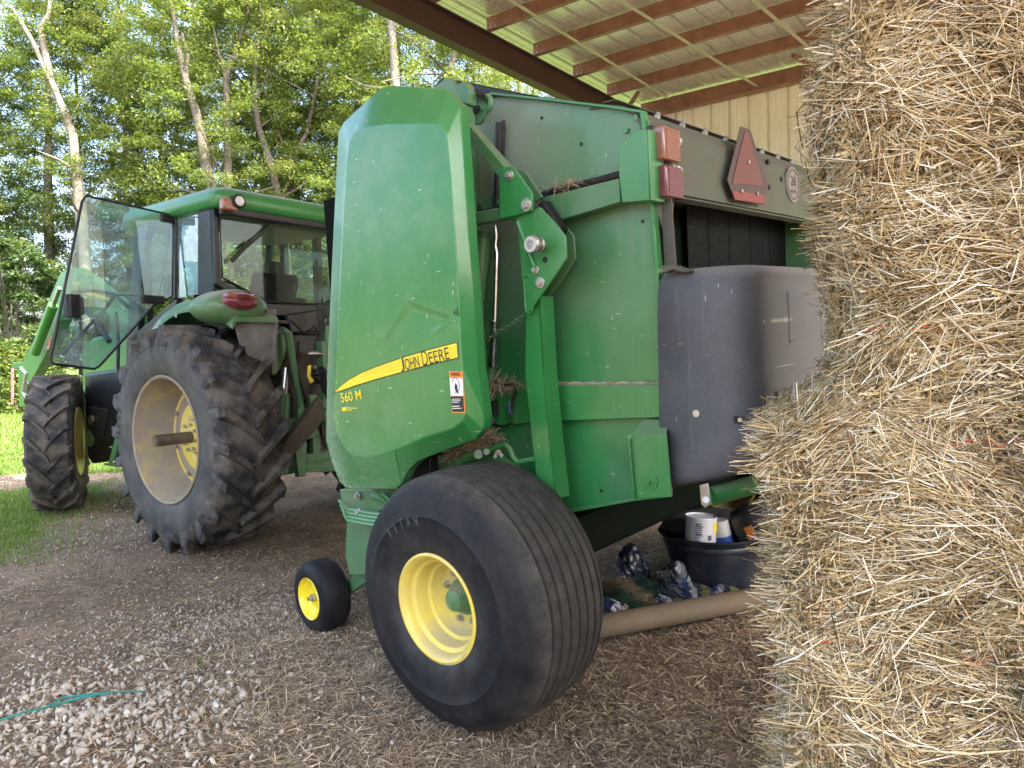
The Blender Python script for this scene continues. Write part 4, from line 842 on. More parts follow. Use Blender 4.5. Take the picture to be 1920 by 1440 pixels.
Q(MB().box((.50, -.66, 1.20), (.10, .14, .28)), 'head_cushion', m_seat, .03)
Q(MB().bar((.9, -1.75, 1.62), (.9, -1.75, 1.25), .03, .03).box((.92, -1.70, 1.45), (.04, .18, .22)), 'monitor', m_rubber, .01)
Q(MB().prism([(.95, -.62, 1.66), (.95, -1.0, 1.70), (.95, -1.0, 1.62), (.95, -.62, 1.58)], (.02, 0, 0)), 'interior_mirror', m_rubber, .01)
# ---- fenders
def fender(yo, yi, nm):
    mb = MB(); rr_ = 1.0; A0, A1 = 18, 140; N = 26; vs_ = []
    for i in range(N + 1):
        a = R(A0 + (A1 - A0) * i / N); ex = .0 if A0 + (A1 - A0) * i / N < 95 else .0
        c_, s_ = math.cos(a), math.sin(a); cx_ = -.02
        if a > R(105): k = (a - R(105)) / R(35); px_ = cx_ + rr_ * math.cos(R(105)) - k * .36; pz_ = rr_ * math.sin(R(105)) - k * .0 - .10 * k * k
        else: px_, pz_ = cx_ + rr_ * c_, rr_ * s_ * 1.02
        for (y, dz) in ((yo, -.055), (yo, -.0), (yo - .03 * (1 if yo > yi else -1), .035), (yi, .035), (yi, -.0), (yo - .03 * (1 if yo > yi else -1), -.0)):
            nx, nz = (c_, s_) if a <= R(105) else (0, 1); vs_.append((px_ + nx * dz, y, pz_ + nz * dz))
    fs = []; K = 6
    for i in range(N):
        for k in range(K): fs.append((i * K + k, i * K + (k + 1) % K, (i + 1) * K + (k + 1) % K, (i + 1) * K + k))
    fs += [tuple(range(K - 1, -1, -1)), tuple(N * K + k for k in range(K))]
    mb.add(vs_, fs); return Q(mb, nm, m_greend, 0, ang=45)
fender(-.22, -.60, 'fender'); fender(-2.28, -1.9, 'fender')
# inner fender plate (grey, muddy) behind the tyre
m_fgrey = simple('grey_fender_liner', (.20, .20, .195), .7, c2=(.12, .10, .08), s=5, lo=.4, hi=.7)
for ys in (-.60, -1.9):
    pts = [(-.02 + .99 * math.cos(R(a)), ys, .99 * math.sin(R(a))) for a in range(20, 106, 5)] + [(-.60, ys, .93), (-.64, ys, .86), (-.56, ys, .5), (-.35, ys, .4), (.5, ys, .3)]
    Q(MB().prism(pts, (0, .012, 0)), 'fender_liner', m_fgrey, 0)
# skirt at the fender's rear end
fp = TF.pts([(500, 605), (503, 612), (470, 665), (430, 640), (440, 600)], 0, -.52)
Q(MB().prism([(-.60, -.23, .97), (-.60, -.62, .97), (-.58, -.62, .55), (-.53, -.50, .50), (-.52, -.35, .70)], (.012, 0, 0)), 'mudguard_skirt', m_fgrey, .004)
# lamp pod on fender
c = TF.at(436, 573, 0, -.50)
pod = MB().lathe([(.1, .0001), (.1, .15), (.02, .165), (-.08, .168), (-.14, .14), (-.175, .08), (-.18, .0001)], 24, (0, 0, 0), axis=0, closed=False)
pod.v = [(c.x + .06 + v_[0] * 1.2, c.y + v_[1] * 1.6, c.z - .015 + v_[2] * .80) for v_ in pod.v]; pod = Q(pod, 'lamp_pod', m_greend, 0)
ln_ = MB().lathe([(-.0, .0001), (-.03, .06), (.0, .11), (.05, .125)], 28, axis=0, closed=False); lv = ln_.v
ln_.v = [(c.x - .17 + v_[0] * .9 + .06 * (v_[1] < 0) * 0, c.y + .02 + v_[1] * 1.15, c.z + .02 + v_[2] * .55) for v_ in lv]
lt = ln_.build('rear_lamp', m_lensr, pod)
ln2 = MB().lathe([(-.0, .0001), (-.03, .06), (.0, .11), (.05, .12)], 28, axis=0, closed=False)
ln2.v = [(c.x - .165 + v_[0] * .9, c.y + .02 + v_[1] * 1.13, c.z + .05 + max(v_[2], 0) * .38) for v_ in ln2.v]; ln2.build('rear_turn_lamp', m_lenso, pod)
# ---- three point hitch and hoses
hh = lambda pts, x: TF.pts(pts, 0, x)
Q(MB().tube(hh([(528, 620), (540, 625), (553, 700), (566, 770)], -.42), [.035, .035, .026, .024], 10).prism(hh([(560, 765), (578, 768), (586, 812), (592, 800), (600, 815), (575, 825), (560, 815)], -.44), (.05, 0, 0)), 'lift_link', m_greend, .004)
Q(MB().prism(hh([(518, 626), (532, 616), (540, 640), (534, 672), (528, 690), (516, 706), (502, 700), (504, 680), (518, 662)], -.34), (.07, 0, 0)), 'lift_arm', m_greend, .015)
Q(MB().cyl(hh([(536, 690)], -.34)[0], hh([(531, 742)], -.34)[0], .042, 16), 'cylinder_rod', m_steel, 0)
Q(MB().cyl(hh([(531, 738)], -.34)[0], hh([(524, 850)], -.34)[0], .062, 18), 'lift_cylinder', m_greend, .004)
Q(MB().prism(hh([(528, 840), (600, 745), (608, 755), (606, 790), (555, 850), (545, 860)], -.5), (.06, 0, 0)), 'lower_link', m_mud, .01)
Q(MB().prism(hh([(553, 832), (576, 828), (574, 893), (560, 895)], -.45), (.05, 0, 0)), 'hitch_plate', m_greend, .004)
Q(MB().bar(hh([(560, 880)], -.4)[0], hh([(640, 878)], -.4)[0], .05, .05).bar(hh([(570, 862)], -.35)[0], hh([(640, 850)], -.4)[0], .06, .06), 'drawbar_support', m_greend, .005)
Q(MB().lathe([(-.30, .0001), (-.30, .09), (-.27, .19), (-.15, .23), (.0, .24)], 28, (0, -1.12, .42), axis=0, closed=False), 'gear_housing', m_mud, 0)
Q(MB().cyl(hh([(578, 664)], -.38)[0], hh([(595, 663)], -.42)[0], .028, 12).cyl(hh([(592, 663)], -.42)[0], hh([(606, 665)], -.45)[0], .017, 12), 'top_link', m_steel, .002)
Q(MB().bar(hh([(612, 610)], -.4)[0], hh([(606, 800)], -.4)[0], .06, .05).bar(hh([(602, 640)], -.42)[0], hh([(604, 700)], -.42)[0], .08, .04), 'hitch_mast', m_greend, .005)
Q(MB().prism(hh([(578, 686), (584, 684), (582, 705), (590, 714), (583, 719), (577, 705)], -.52), (.012, 0, 0)), 'hose_tag', m_yellowc, .002)
hs = MB()
for k in range(5):
    a = TF.at(584 + k * 2, 692 + k * 6, 0, -.45); b2 = TF.at(606, 690 + k * 9, 0, -.52); e = TF.at(622, 720 + 12 * k, 0, -.9); hs.tube([a, a + (b2 - a) * .5 + Vector((-.03, 0, .01)), b2, e], .014, 8)
Q(hs, 'hydraulic_hose', m_rubber, 0)
hc = MB()
for k in range(3): a = TF.at(583 + k * 4, 690 + k * 9, 0, -.46); hc.cyl(a, a + Vector((-.05, -.01, 0)), .018, 10)
Q(hc, 'hose_coupler', m_steel, 0)
Q(MB().prism(hh([(540, 590), (606, 580), (606, 620), (545, 625)], -.06), (.05, 0, 0)), 'valve_cover', m_black, .01)
for k, (pp, r_) in enumerate((([(512, 590), (520, 640), (516, 700), (530, 760)], .012), ([(596, 575), (600, 620), (590, 650), (598, 690)], .012), ([(545, 600), (570, 625), (590, 612), (606, 640)], .010), ([(560, 640), (556, 690), (570, 740), (566, 800)], .013), ([(600, 700), (585, 740), (596, 790), (610, 840)], .012), ([(604, 560), (608, 600), (600, 640)], .010))):
    Q(MB().tube([TF.at(x, y, 0, -.16 - .05 * k) for x, y in pp], r_, 6), 'hydraulic_hose', m_rubber, 0)
Q(MB().bar(hh([(585, 740)], -.35)[0], hh([(592, 860)], -.35)[0], .05, .08).cyl(hh([(592, 765)], -.4)[0], hh([(612, 760)], -.4)[0], .05, 14), 'hitch_bracket', m_greend, .006)
Q(MB().box((-.32, -1.1, -.28), (.12, .9, .14)).box((-.36, -.9, -.1), (.1, .12, .4)), 'hitch_crossbar', m_greend, .01)
Q(MB().lathe([(0, .0001), (.0, .05), (-.05, .075), (-.14, .08), (-.14, .0001)], 20, (-.42, -1.25, .02), axis=0, closed=False), 'power_takeoff', m_yellow, 0)
# ================================================================== SHED
shed = thing('machine_shed', 'open sided metal shed with brown steel frame, ribbed cream roof and back wall', 'shed', SF.mat())
ZP = 5.45
def sp(px, py, z): return SF.at(px, py, 2, z)
m_sheet, n, b, o_ = newmat('cream_roof_sheet'); v = tc(n)
n.links.new(mixc(n, noise(n, tc(n, (.5, 6, 1)), 3, 6, .6, .4, .7), (.86, .87, .82), (.68, .69, .62)), b.inputs['Base Color']); b.inputs['Roughness'].default_value = .3; b.inputs['Metallic'].default_value = .35
m_wall = simple('cream_wall_sheet', (.86, .86, .70), .45, c2=(.78, .78, .62), s=2)
def sheet_strip(u0_, u1_, fn, s0, s1, pitch=.305):
    """ribbed sheet: profile along u, swept from s0 to s1"""
    prof = []; k = math.floor(u0_ / pitch)
    while k * pitch < u1_:
        b0 = k * pitch; prof += [(b0, 0), (b0 + .010, .048), (b0 + .050, .048), (b0 + .060, 0), (b0 + .145, 0), (b0 + .153, .006), (b0 + .165, .006), (b0 + .173, 0), (b0 + .215, 0), (b0 + .223, .006), (b0 + .235, .006), (b0 + .243, 0)]; k += 1
    V = []; 
    for s_ in (s0, s1): V += [fn(a, h, s_) for a, h in prof]
    N = len(prof); return MB().add(V, [(i, i + 1, N + i + 1, N + i) for i in range(N - 1)])
X0, X1 = -11.8, .12; Y0, Y1 = -5.3, 7.9
o = sheet_strip(X0, X1, lambda a, h, s_: (a, s_, ZP + .215 + h), Y0 - .1, Y1).build('roof', m_sheet, shed, smooth=False)
q = o.modifiers.new('t', 'SOLIDIFY'); q.thickness = .003; q.offset = 1
o = sheet_strip(X0, X1 - .15, lambda a, h, s_: (a, Y0 - h, s_), 0.02, ZP + .1).build('back_wall', m_wall, shed, smooth=False)
q = o.modifiers.new('t', 'SOLIDIFY'); q.thickness = .003
ys = [0, -1, -2, -3, -4] + [i for i in range(1, 8)]
for y in ys:
    pm = MB(); pm.box((X0 / 2 - .02, y, ZP + .095), (-X0, .012, .19)); pm.box((X0 / 2 - .02, y + .03, ZP + .006), (-X0, .06, .010)); pm.box((X0 / 2 - .02, y - .028, ZP + .188), (-X0, .05, .010))
    pm.box((-.10, y - .012, ZP + .095), (.03, .012, .18)).box((-.55, y - .011, ZP + .1), (.5, .010, .15))
    pu = pm.build('purlin', m_rust, shed, bev=.002)
    if y <= 1:
        bm_ = MB()
        for xb_ in (-.09, -.16): 
            for zb_ in (.05, .14): bm_.cyl((xb_, y + .006, ZP + zb_), (xb_, y + .018, ZP + zb_), .011, 6); bm_.cyl((xb_, y - .018, ZP + zb_), (xb_, y - .028, ZP + zb_), .011, 6)
        for k in range(4):
            for zb_ in (.05, .10, .15): bm_.cyl((-.40 - .1 * k, y + .006, ZP + zb_), (-.40 - .1 * k, y + .014, ZP + zb_), .008, 6)
        bm_.build('bolt', m_zinc, pu)
Q_ = MB().box((X0 / 2, Y0 + .1, ZP + .06), (-X0, .04, .26)).box((X0 / 2, Y0 + .16, ZP - .06), (-X0, .14, .02)); Q_.build('eave_girt', m_rust, shed, bev=.003)
for x_ in (0, -5.8, -11.6):
    rm_ = MB(); L_ = Y1 - Y0 - .3
    rm_.box((x_, (Y0 + Y1) / 2, ZP - .17), (.012, L_, .31)).box((x_, (Y0 + Y1) / 2, ZP - .012), (.16, L_, .014)).box((x_, (Y0 + Y1) / 2, ZP - .333), (.16, L_, .014))
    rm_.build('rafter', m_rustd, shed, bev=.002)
    for yc in (Y0 + .22, Y1 - .3):
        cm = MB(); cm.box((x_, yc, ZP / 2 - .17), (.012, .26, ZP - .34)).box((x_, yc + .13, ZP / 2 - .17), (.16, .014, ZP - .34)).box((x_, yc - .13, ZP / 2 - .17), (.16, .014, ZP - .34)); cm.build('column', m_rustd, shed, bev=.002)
kn = MB().prism([(.0, Y0 + .35, ZP - .35), (0, Y0 + 1.0, ZP - .35), (0, Y0 + .35, ZP - 1.1)], (.012, 0, 0)); kn.build('knee_plate', m_rustd, shed)
for i, (a, b_) in enumerate((((956, 0), (1238, 175)), ((1194, 20), (1400, 150)), ((1417, 4), (1527, 98)))):
    A_ = sp(*a, ZP - .006); B_ = sp(*b_, ZP - .006); d = (B_ - A_).normalized(); MB().bar(A_ - d * 3, B_ + d * (.3 if i == 0 else .5), .05, .003).build('strap', m_strap, shed)
for (a, b_) in (((1159, 205), (1197, 173)), ((1487, 103), (1535, 131))):
    A_ = sp(*a, ZP - .02 if a[0] < 1300 else ZP); B_ = sp(*b_, ZP); MB().bar(A_ - Vector((0, 0, .2 if a[0] < 1300 else 0)), B_, .05, .05).build('flange_brace', m_rust, shed)
# ================================================================== GROUND
def hgt(x, y):
    x = np.asarray(x, float); y = np.asarray(y, float)
    h = .018 * np.sin(x * 1.7 + .6) * np.sin(y * 1.3) + .010 * np.sin(x * 4.1 + y * 2.7) + .006 * np.sin(x * 9.3 - y * 7.1) + .004 * np.sin(x * 17 + y * 13)
    flat = np.exp(-((x + .35) ** 2 + (y - 3.0) ** 2) / .5) + np.exp(-((x + 2.8) ** 2 + (y - 5.9) ** 2) / .6)
    h = h * np.clip(1 - flat, 0, 1)
    h = h + .14 * np.exp(-((x - 1.55) ** 2 + (y - 4.9) ** 2) / .9) - .02 * np.exp(-((x + .35) ** 2 + (y - 3.0) ** 2) / .15)
    return h * np.clip(1.4 - np.hypot(x, y) / 60, 0, 1)
def grassm(x, y):
    x = np.asarray(x, float); y = np.asarray(y, float); w_ = .35 * np.sin(x * 2.1 + 1) + .25 * np.sin(y * 3.3) + .12 * np.sin(x * 7 + y * 5)
    # lawn left of and beyond the tractor, split by a pale gravel track
    d = (-4.05 - .30 * (y - 6.0) - x) + w_ * .35
    trk = np.abs((y - 9.2) - (x + 6.1) * .15 + .2 * np.sin(x)) - .45 * (x < -5.0)
    g = 1 / (1 + np.exp(-d * 5)); g = g * (y > 5.0 + .3 * np.sin(x * 3)); far_ = (y > 11.5)
    g = np.where(far_, 1 / (1 + np.exp(-(y - 12.0 + w_) * 4)) , g)
    return g * np.clip(trk / .25, 0, 1)
gx = np.concatenate([-np.geomspace(200, 9.2, 26), np.linspace(-9, 4, 270), np.geomspace(4.2, 200, 28)])
gy = np.concatenate([-np.geomspace(200, 1.2, 26), np.linspace(-1, 12, 270), np.geomspace(12.2, 200, 34)])
GX, GY = np.meshgrid(gx, gy); GZ = hgt(GX, GY) * (np.abs(GX) < 60); V = np.stack([GX, GY, GZ], -1).reshape(-1, 3)
nx, ny = len(gx), len(gy); I = (np.arange(ny - 1)[:, None] * nx + np.arange(nx - 1)).ravel(); Qd = np.stack([I, I + 1, I + nx + 1, I + nx], -1)
m_ground, n, b, o_ = newmat('dirt_yard'); v = tc(n)
at = n.nodes.new('ShaderNodeAttribute'); at.attribute_name = 'lawn'
soil = mixc(n, noise(n, v, 1.1, 10, .7, .38, .62), (.29, .21, .14), (.125, .087, .057))
soil = mixc(n, mth(n, 'MULTIPLY', noise(n, v, 3.4, 10, .75, .5, .6), .55), soil, (.085, .06, .042)); soil = mixc(n, mth(n, 'MULTIPLY', noise(n, v, 22, 8, .8, .5, .62), .6), soil, (.36, .29, .215))
peb = voro(n, v, 48, .33, .22); soil = mixc(n, mth(n, 'MULTIPLY', peb, noise(n, v, 2.6, 4, .6, .45, .6)), soil, (.36, .33, .29))
fib = mth(n, 'MAXIMUM', voro(n, tc(n, (30, 4, 1), (0, 0, .5)), 5, .10, .05), voro(n, tc(n, (4, 26, 1), (0, 0, -.4)), 6, .10, .05)); soil = mixc(n, mth(n, 'MULTIPLY', fib, .6), soil, (.28, .215, .14))
turf = mixc(n, noise(n, v, 3, 8, .7, .4, .65), (.055, .10, .018), (.12, .15, .035))
gm = mth(n, 'GREATER_THAN', mth(n, 'ADD', at.outputs['Fac'], mth(n, 'MULTIPLY', mth(n, 'SUBTRACT', noise(n, v, 9, 6, .8), .5), .9)), .5)
n.links.new(mixc(n, gm, soil, turf), b.inputs['Base Color']); b.inputs['Roughness'].default_value = .95; b.inputs['Specular IOR Level'].default_value = .15
bump(n, b, mth(n, 'ADD', mth(n, 'ADD', noise(n, v, 30, 10, .75), mth(n, 'MULTIPLY', peb, .35)), mth(n, 'MULTIPLY', fib, .2)), 1.0, .02)
ground = fast_mesh('ground', V, Qd, m_ground, smooth=True); tag(ground, 'bare stony dirt yard with straw litter and a lawn beyond', kind='structure')
a = ground.data.attributes.new('lawn', 'FLOAT', 'POINT'); a.data.foreach_set('value', grassm(V[:, 0], V[:, 1]).astype(np.float32))
# ================================================================== generic strands
def strands(N, pos, dirs, L, W_, bend, tint, nrm=None, sides=3):
    """N bent thin prisms; returns verts, quads, tints"""
    dirs = dirs / np.linalg.norm(dirs, axis=1, keepdims=True); rv = NR.normal(size=(N, 3)); u = np.cross(dirs, rv); u /= np.linalg.norm(u, axis=1, keepdims=True); w_ = np.cross(dirs, u)
    mid = pos + u * (L * bend)[:, None]; p0 = pos - dirs * (L / 2)[:, None]; p2 = pos + dirs * (L / 2)[:, None]; rows = []
    for P_, k in ((p0, .8), (mid, 1.0), (p2, .7)):
        for s_ in range(sides):
            a = 2 * PI * s_ / sides; rows.append(P_ + (u * math.cos(a) + w_ * math.sin(a)) * (W_ * k)[:, None])
    V = np.stack(rows, 1).reshape(-1, 3); base = np.arange(N)[:, None] * (3 * sides); q = []
    for r_ in range(2):
        for s_ in range(sides): q.append([r_ * sides + s_, r_ * sides + (s_ + 1) % sides, (r_ + 1) * sides + (s_ + 1) % sides, (r_ + 1) * sides + s_])
    q = np.array(q); Qs = (base[:, None, :] + q[None]).reshape(-1, 4) if False else (base[:, :, None] + q.reshape(1, -1, 4)).reshape(-1, 4)
    return V, Qs, np.repeat(tint, len(q))
def ribbons(N, pos, dirs, L, W_, tint, nrm):
    dirs = dirs / np.linalg.norm(dirs, axis=1, keepdims=True); u = np.cross(dirs, nrm); u /= np.linalg.norm(u, axis=1, keepdims=True) + 1e-9
    k = (W_ / 2)[:, None]; e = dirs * (L / 2)[:, None]
    V = np.stack([pos - e - u * k, pos - e + u * k, pos + e + u * k * .8, pos + e - u * k * .8], 1).reshape(-1, 3); return V, np.arange(4 * N).reshape(-1, 4), tint
# ================================================================== STRAW BALES
m_core = simple('packed_straw', (.30, .21, .10), .9, c2=(.16, .11, .06), s=30, bmp=1, bs=60)
def bale_mesh(seed, LX, LY, LZ, dens=22500):
    """loose rectangular bale: x long, faces -y (front), -x end, +z top and others covered with straw"""
    global NR; old = NR; NR = np.random.RandomState(seed); V = []; Q2 = []; T_ = []; off = 0
    faces = [('f', LX, LZ), ('b', LX, LZ), ('l', LY, LZ), ('r', LY, LZ), ('t', LX, LY)]
    for nm, a, h in faces:
        N = int(dens * a * h / (.9 * .46) * (1 if nm in 'flt' else .35)); s_ = NR.uniform(-.5, .5, N) * (a + .0); t_ = NR.uniform(-.5, .5, N) * h
        ph = NR.uniform(0, 6, 4)
        flow = .9 * np.sin(s_ * 9 + ph[0]) * np.sin(t_ * 11 + ph[1]) + .5 * np.sin(s_ * 23 + t_ * 17 + ph[2])
        ang = np.where(NR.rand(N) < .68, flow * .55 + NR.normal(0, .38, N), NR.uniform(-PI / 2, PI / 2, N))
        bulge = .020 * np.cos(PI * s_ / a) * np.cos(PI * t_ / h) + .014 * np.sin(s_ * 14 + ph[3]) * np.sin(t_ * 19 + ph[0]) + .008 * np.sin(s_ * 41 + t_ * 37)
        for edge_, w2 in ((t_, h), (s_, a)): bulge = bulge - .055 * np.clip((np.abs(edge_) / (w2 / 2) - .88) / .12, 0, 1) ** 1.6
        seam = -.030 * np.exp(-((t_ - .01 - .025 * np.sin(s_ * 8 + ph[0])) / .012) ** 2) - .022 * np.exp(-((t_ - .13 - .02 * np.sin(s_ * 11 + ph[2])) / .010) ** 2) - .028 * np.exp(-((t_ + .14 - .02 * np.sin(s_ * 9 + ph[3])) / .012) ** 2); bulge = bulge + seam
        dep = bulge + NR.uniform(-.042, .012, N) + .012 * (NR.rand(N) < .05)
        out = NR.normal(0, .16, N) + np.where(NR.rand(N) < .07, NR.uniform(.3, 1.0, N), 0)
        dl = np.stack([np.cos(ang), out, np.sin(ang)], 1)
        L = np.where(NR.rand(N) < .75, NR.uniform(.025, .085, N), NR.uniform(.09, .22, N)); L = L * np.where(np.abs(out) > .35, .6, 1)
        W_ = np.where(NR.rand(N) < .8, NR.uniform(.0007, .0017, N), NR.uniform(.0016, .0027, N)); lp = np.stack([s_, dep, t_], 1)
        # overhang: keep strands inside a little past the edges
        B = {'f': ((1, 0, 0), (0, -1, 0), (0, 0, 1), (0, -LY / 2, 0)), 'b': ((-1, 0, 0), (0, 1, 0), (0, 0, 1), (0, LY / 2, 0)), 'l': ((0, 1, 0), (-1, 0, 0), (0, 0, 1), (-LX / 2, 0, 0)), 'r': ((0, -1, 0), (1, 0, 0), (0, 0, 1), (LX / 2, 0, 0)), 't': ((1, 0, 0), (0, 0, 1), (0, 1, 0), (0, 0, LZ / 2))}[nm]
        E_ = np.array(B[:3], float); pos = lp @ E_ + np.array(B[3]); d = dl @ E_
        if nm in 'fbl':  # round the vertical corners
            pass
        t = np.clip(NR.beta(1.5, 1.4, N) + .08 * np.sin(s_ * 13 + ph[1]), 0, 1) ; t = np.where(NR.rand(N) < .12, NR.uniform(.85, 1, N), t)
        v_, q_, tt = strands(N, pos, d, L, W_, NR.normal(0, .11, N), t); V.append(v_); Q2.append(q_ + off); T_.append(tt); off += len(v_)
    for nm, a, h in faces[:1] + faces[2:3] + faces[4:]:
        N = int(3200 * a * h / (.9 * .46)); s_ = NR.uniform(-.5, .5, N) * a; t_ = NR.uniform(-.5, .5, N) * h; B = {'f': ((1, 0, 0), (0, -1, 0), (0, 0, 1), (0, -LY / 2, 0)), 'l': ((0, 1, 0), (-1, 0, 0), (0, 0, 1), (-LX / 2, 0, 0)), 't': ((1, 0, 0), (0, 0, 1), (0, 1, 0), (0, 0, LZ / 2))}[nm]; E_ = np.array(B[:3], float)
        ang = NR.normal(0, .7, N); d = np.stack([np.cos(ang), NR.normal(0, .25, N), np.sin(ang)], 1) @ E_; pos = np.stack([s_, NR.uniform(-.03, .008, N), t_], 1) @ E_ + np.array(B[3]); nn_ = np.stack([NR.normal(0, .5, N), np.ones(N), NR.normal(0, .5, N)], 1) @ E_
        v_, q_, tt = ribbons(N, pos, d, NR.uniform(.02, .09, N), NR.uniform(.003, .007, N), np.clip(NR.beta(2, 1.5, N), 0, 1), nn_); V.append(v_); Q2.append(q_ + off); T_.append(tt); off += len(v_)
    # corner fringe sticking out along the vertical and top edges
    for (ex, ey) in ((-1, -1), (1, -1), (-1, 1)):
        N = 420; z_ = NR.uniform(-.5, .5, N) * LZ; base = np.array([ex * LX / 2, ey * LY / 2, 0.]); pos = base + np.stack([NR.normal(0, .014, N) - ex * .018, NR.normal(0, .014, N) - ey * .018, z_], 1)
        d = np.stack([ex * NR.uniform(-.3, .9, N), ey * NR.uniform(-.8, .8, N), NR.normal(0, .8, N)], 1); v_, q_, tt = strands(N, pos, d, NR.uniform(.02, .075, N), NR.uniform(.0008, .0017, N), NR.uniform(-.2, .2, N), NR.uniform(.2, 1, N)); V.append(v_); Q2.append(q_ + off); T_.append(tt); off += len(v_)
    # core block
    c = MB().box((0, 0, 0), (LX - .05, LY - .05, LZ - .035)); V.append(np.array(c.v)); q_ = np.array(c.f) + off; Q2.append(q_); ns = sum(len(x) for x in Q2) - 6
    mi = np.zeros(ns + 6, int); mi[ns:] = 1; T_.append(np.full(6, .2)); NR = old
    VV = np.concatenate(V); p3 = NR.uniform(0, 6, 6) if False else np.random.RandomState(seed + 7).uniform(0, 6, 6)
    wx = .020 * np.sin(VV[:, 2] * 11 + p3[0]) + .010 * np.sin(VV[:, 2] * 27 + VV[:, 1] * 9 + p3[1]); wy = .014 * np.sin(VV[:, 2] * 13 + VV[:, 0] * 6 + p3[2]); wz = .010 * np.sin(VV[:, 0] * 10 + p3[3])
    if seed == 32:     # the ledge bale has slumped at its free upper corner
        kx = np.clip((-LX / 2 + .20 - VV[:, 0]) / .20, 0, 1); kz = np.clip((VV[:, 2] + LZ / 2) / LZ, 0, 1); wz = wz - .085 * kx ** 1.3 * kz
    VV = VV + np.stack([wx, wy, wz], 1)
    o = fast_mesh('straw_bale', VV, np.concatenate(Q2), [m_straw, m_core], np.concatenate(T_), midx=mi); return o
LZ = .46
proto_l = [bale_mesh(21, .90, .46, LZ), bale_mesh(22, .90, .46, LZ)]      # long side to the camera
proto_e = [bale_mesh(31, .46, .90, LZ), bale_mesh(32, .46, .90, LZ), bale_mesh(33, .46, .90, LZ)]      # end to the camera
tw_ = []
used = set()
STK = R(-20); sx = Vector((math.cos(STK), math.sin(STK), 0)); sy = Vector((-math.sin(STK), math.cos(STK), 0))
E0 = Vector((.625, 1.66, 0))
lay = [  # (z index, offset along the face, first end-on?, second, labels)
    (0, .00, 'l', 0, 'bottom straw bale of the stack lying on the dirt beside the baler'),
    (0, .92, 'l', 1, 'second bottom straw bale, against the right side of the stack'),
    (1, .005, 'e', 0, 'straw bale end in the second layer up, facing the cardboard tube'),
    (1, .48, 'l', 0, 'long straw bale in the second layer up, at the right edge of the picture'),
    (2, -.01, 'e', 1, 'straw bale forming the jutting ledge halfway up the stack'),
    (2, .47, 'e', 2, 'straw bale right of the jutting ledge bale, at the picture edge'),
    (3, .143, 'e', 2, 'straw bale standing back on the ledge, beside the charcoal cover'),
    (3, .623, 'l', 1, 'straw bale with orange twine on the layer above the ledge, at the right edge'),
    (4, .118, 'l', 1, 'top straw bale in view, just under the shed roof'),
]
seen_p = set()
for zi, off, kd, vi, lab in lay:
    pr_ = (proto_l if kd == 'l' else proto_e)[vi]; LXb, LYb = (.90, .46) if kd == 'l' else (.46, .90)
    if pr_.name in seen_p: o = pr_.copy(); col.objects.link(o)
    else: o = pr_; seen_p.add(pr_.name)
    c = E0 + sx * (off + LXb / 2) + sy * (LYb / 2 + (.02 if zi > 2 else 0)) + Vector((0, 0, zi * LZ + LZ / 2))
    o.location = c; o.rotation_euler = (0, rnd.uniform(-.008, .008), STK + rnd.uniform(-.015, .015)); tag(o, lab, 'straw bale', 'straw bales in the stack')
    # twine: two strings sunk into the straw
    if zi >= 1:
        for tz in (-.10, .12):
            tm = MB(); hx, hy = LXb / 2 - .012, LYb / 2 + .002
            ptsT = [(hx * s_ * 1.0, -hy + .012 * math.sin(k * 1.9 + zi), tz + .01 * math.sin(k * 2.3 + zi * 2)) for k, s_ in enumerate(np.linspace(-1, 1, 16))] + [(hx, hy, tz), (-hx, hy, tz)]
            tm.tube(ptsT, .0014, 4, closed=True); t_o = tm.build('twine', m_twine, o)
# rear fill of the stack: the bales behind the first row
# ================================================================== LITTER, GRAVEL, GRASS
def gz(x, y): return hgt(x, y)
def litter(N, fn, name, L, W_, tr, mat_, lift=.004, tilt=.22):
    x, y = fn(N); z = gz(x, y) + NR.uniform(.0, lift, N); a = NR.uniform(0, 2 * PI, N); d = np.stack([np.cos(a), np.sin(a), NR.normal(0, tilt, N)], 1)
    nrm = np.stack([NR.normal(0, .3, N), NR.normal(0, .3, N), np.ones(N)], 1); v_, q_, t = ribbons(N, np.stack([x, y, z + .003], 1), d, NR.uniform(*L, N), NR.uniform(*W_, N), NR.beta(*tr, N), nrm); return v_, q_, t
def gauss(cx, cy, sx_, sy_): return lambda N: (NR.normal(cx, sx_, N), NR.normal(cy, sy_, N))
def unif(x0, x1, y0, y1): return lambda N: (NR.uniform(x0, x1, N), NR.uniform(y0, y1, N))
def wedge(n0, n1):
    def f(N):
        y = np.exp(NR.uniform(math.log(n0), math.log(n1), N)); x = y * NR.uniform(-.78, .45, N); return x, y
    return f
LT = [(wedge(2.2, 9), 25000, (.012, .05), (.002, .006), (1.6, 2.6)), (lambda N: (lambda y: (y * NR.uniform(-.42, .45, N), y))(np.exp(NR.uniform(math.log(2.2), math.log(5.5), N))), 15000, (.03, .12), (.002, .0045), (1.9, 1.9)), (gauss(-.9, 3.3, .55, .5), 7000, (.03, .10), (.0015, .0035), (2.6, 1.8)), (gauss(.4, 2.6, .6, .4), 9000, (.02, .10), (.0015, .004), (1.7, 2.6)),
      (gauss(.6, 3.4, .8, .7), 12000, (.02, .09), (.0015, .004), (1.4, 3.0)), (gauss(1.0, 4.6, .9, .8), 10000, (.02, .1), (.002, .004), (1.8, 2.2)), (gauss(-2.0, 5.6, 1.0, .8), 9000, (.01, .05), (.002, .005), (1.2, 4)), (wedge(2.2, 5), 2500, (.015, .04), (.006, .016), (1.2, 3))]
V = []; Q2 = []; T_ = []; off = 0
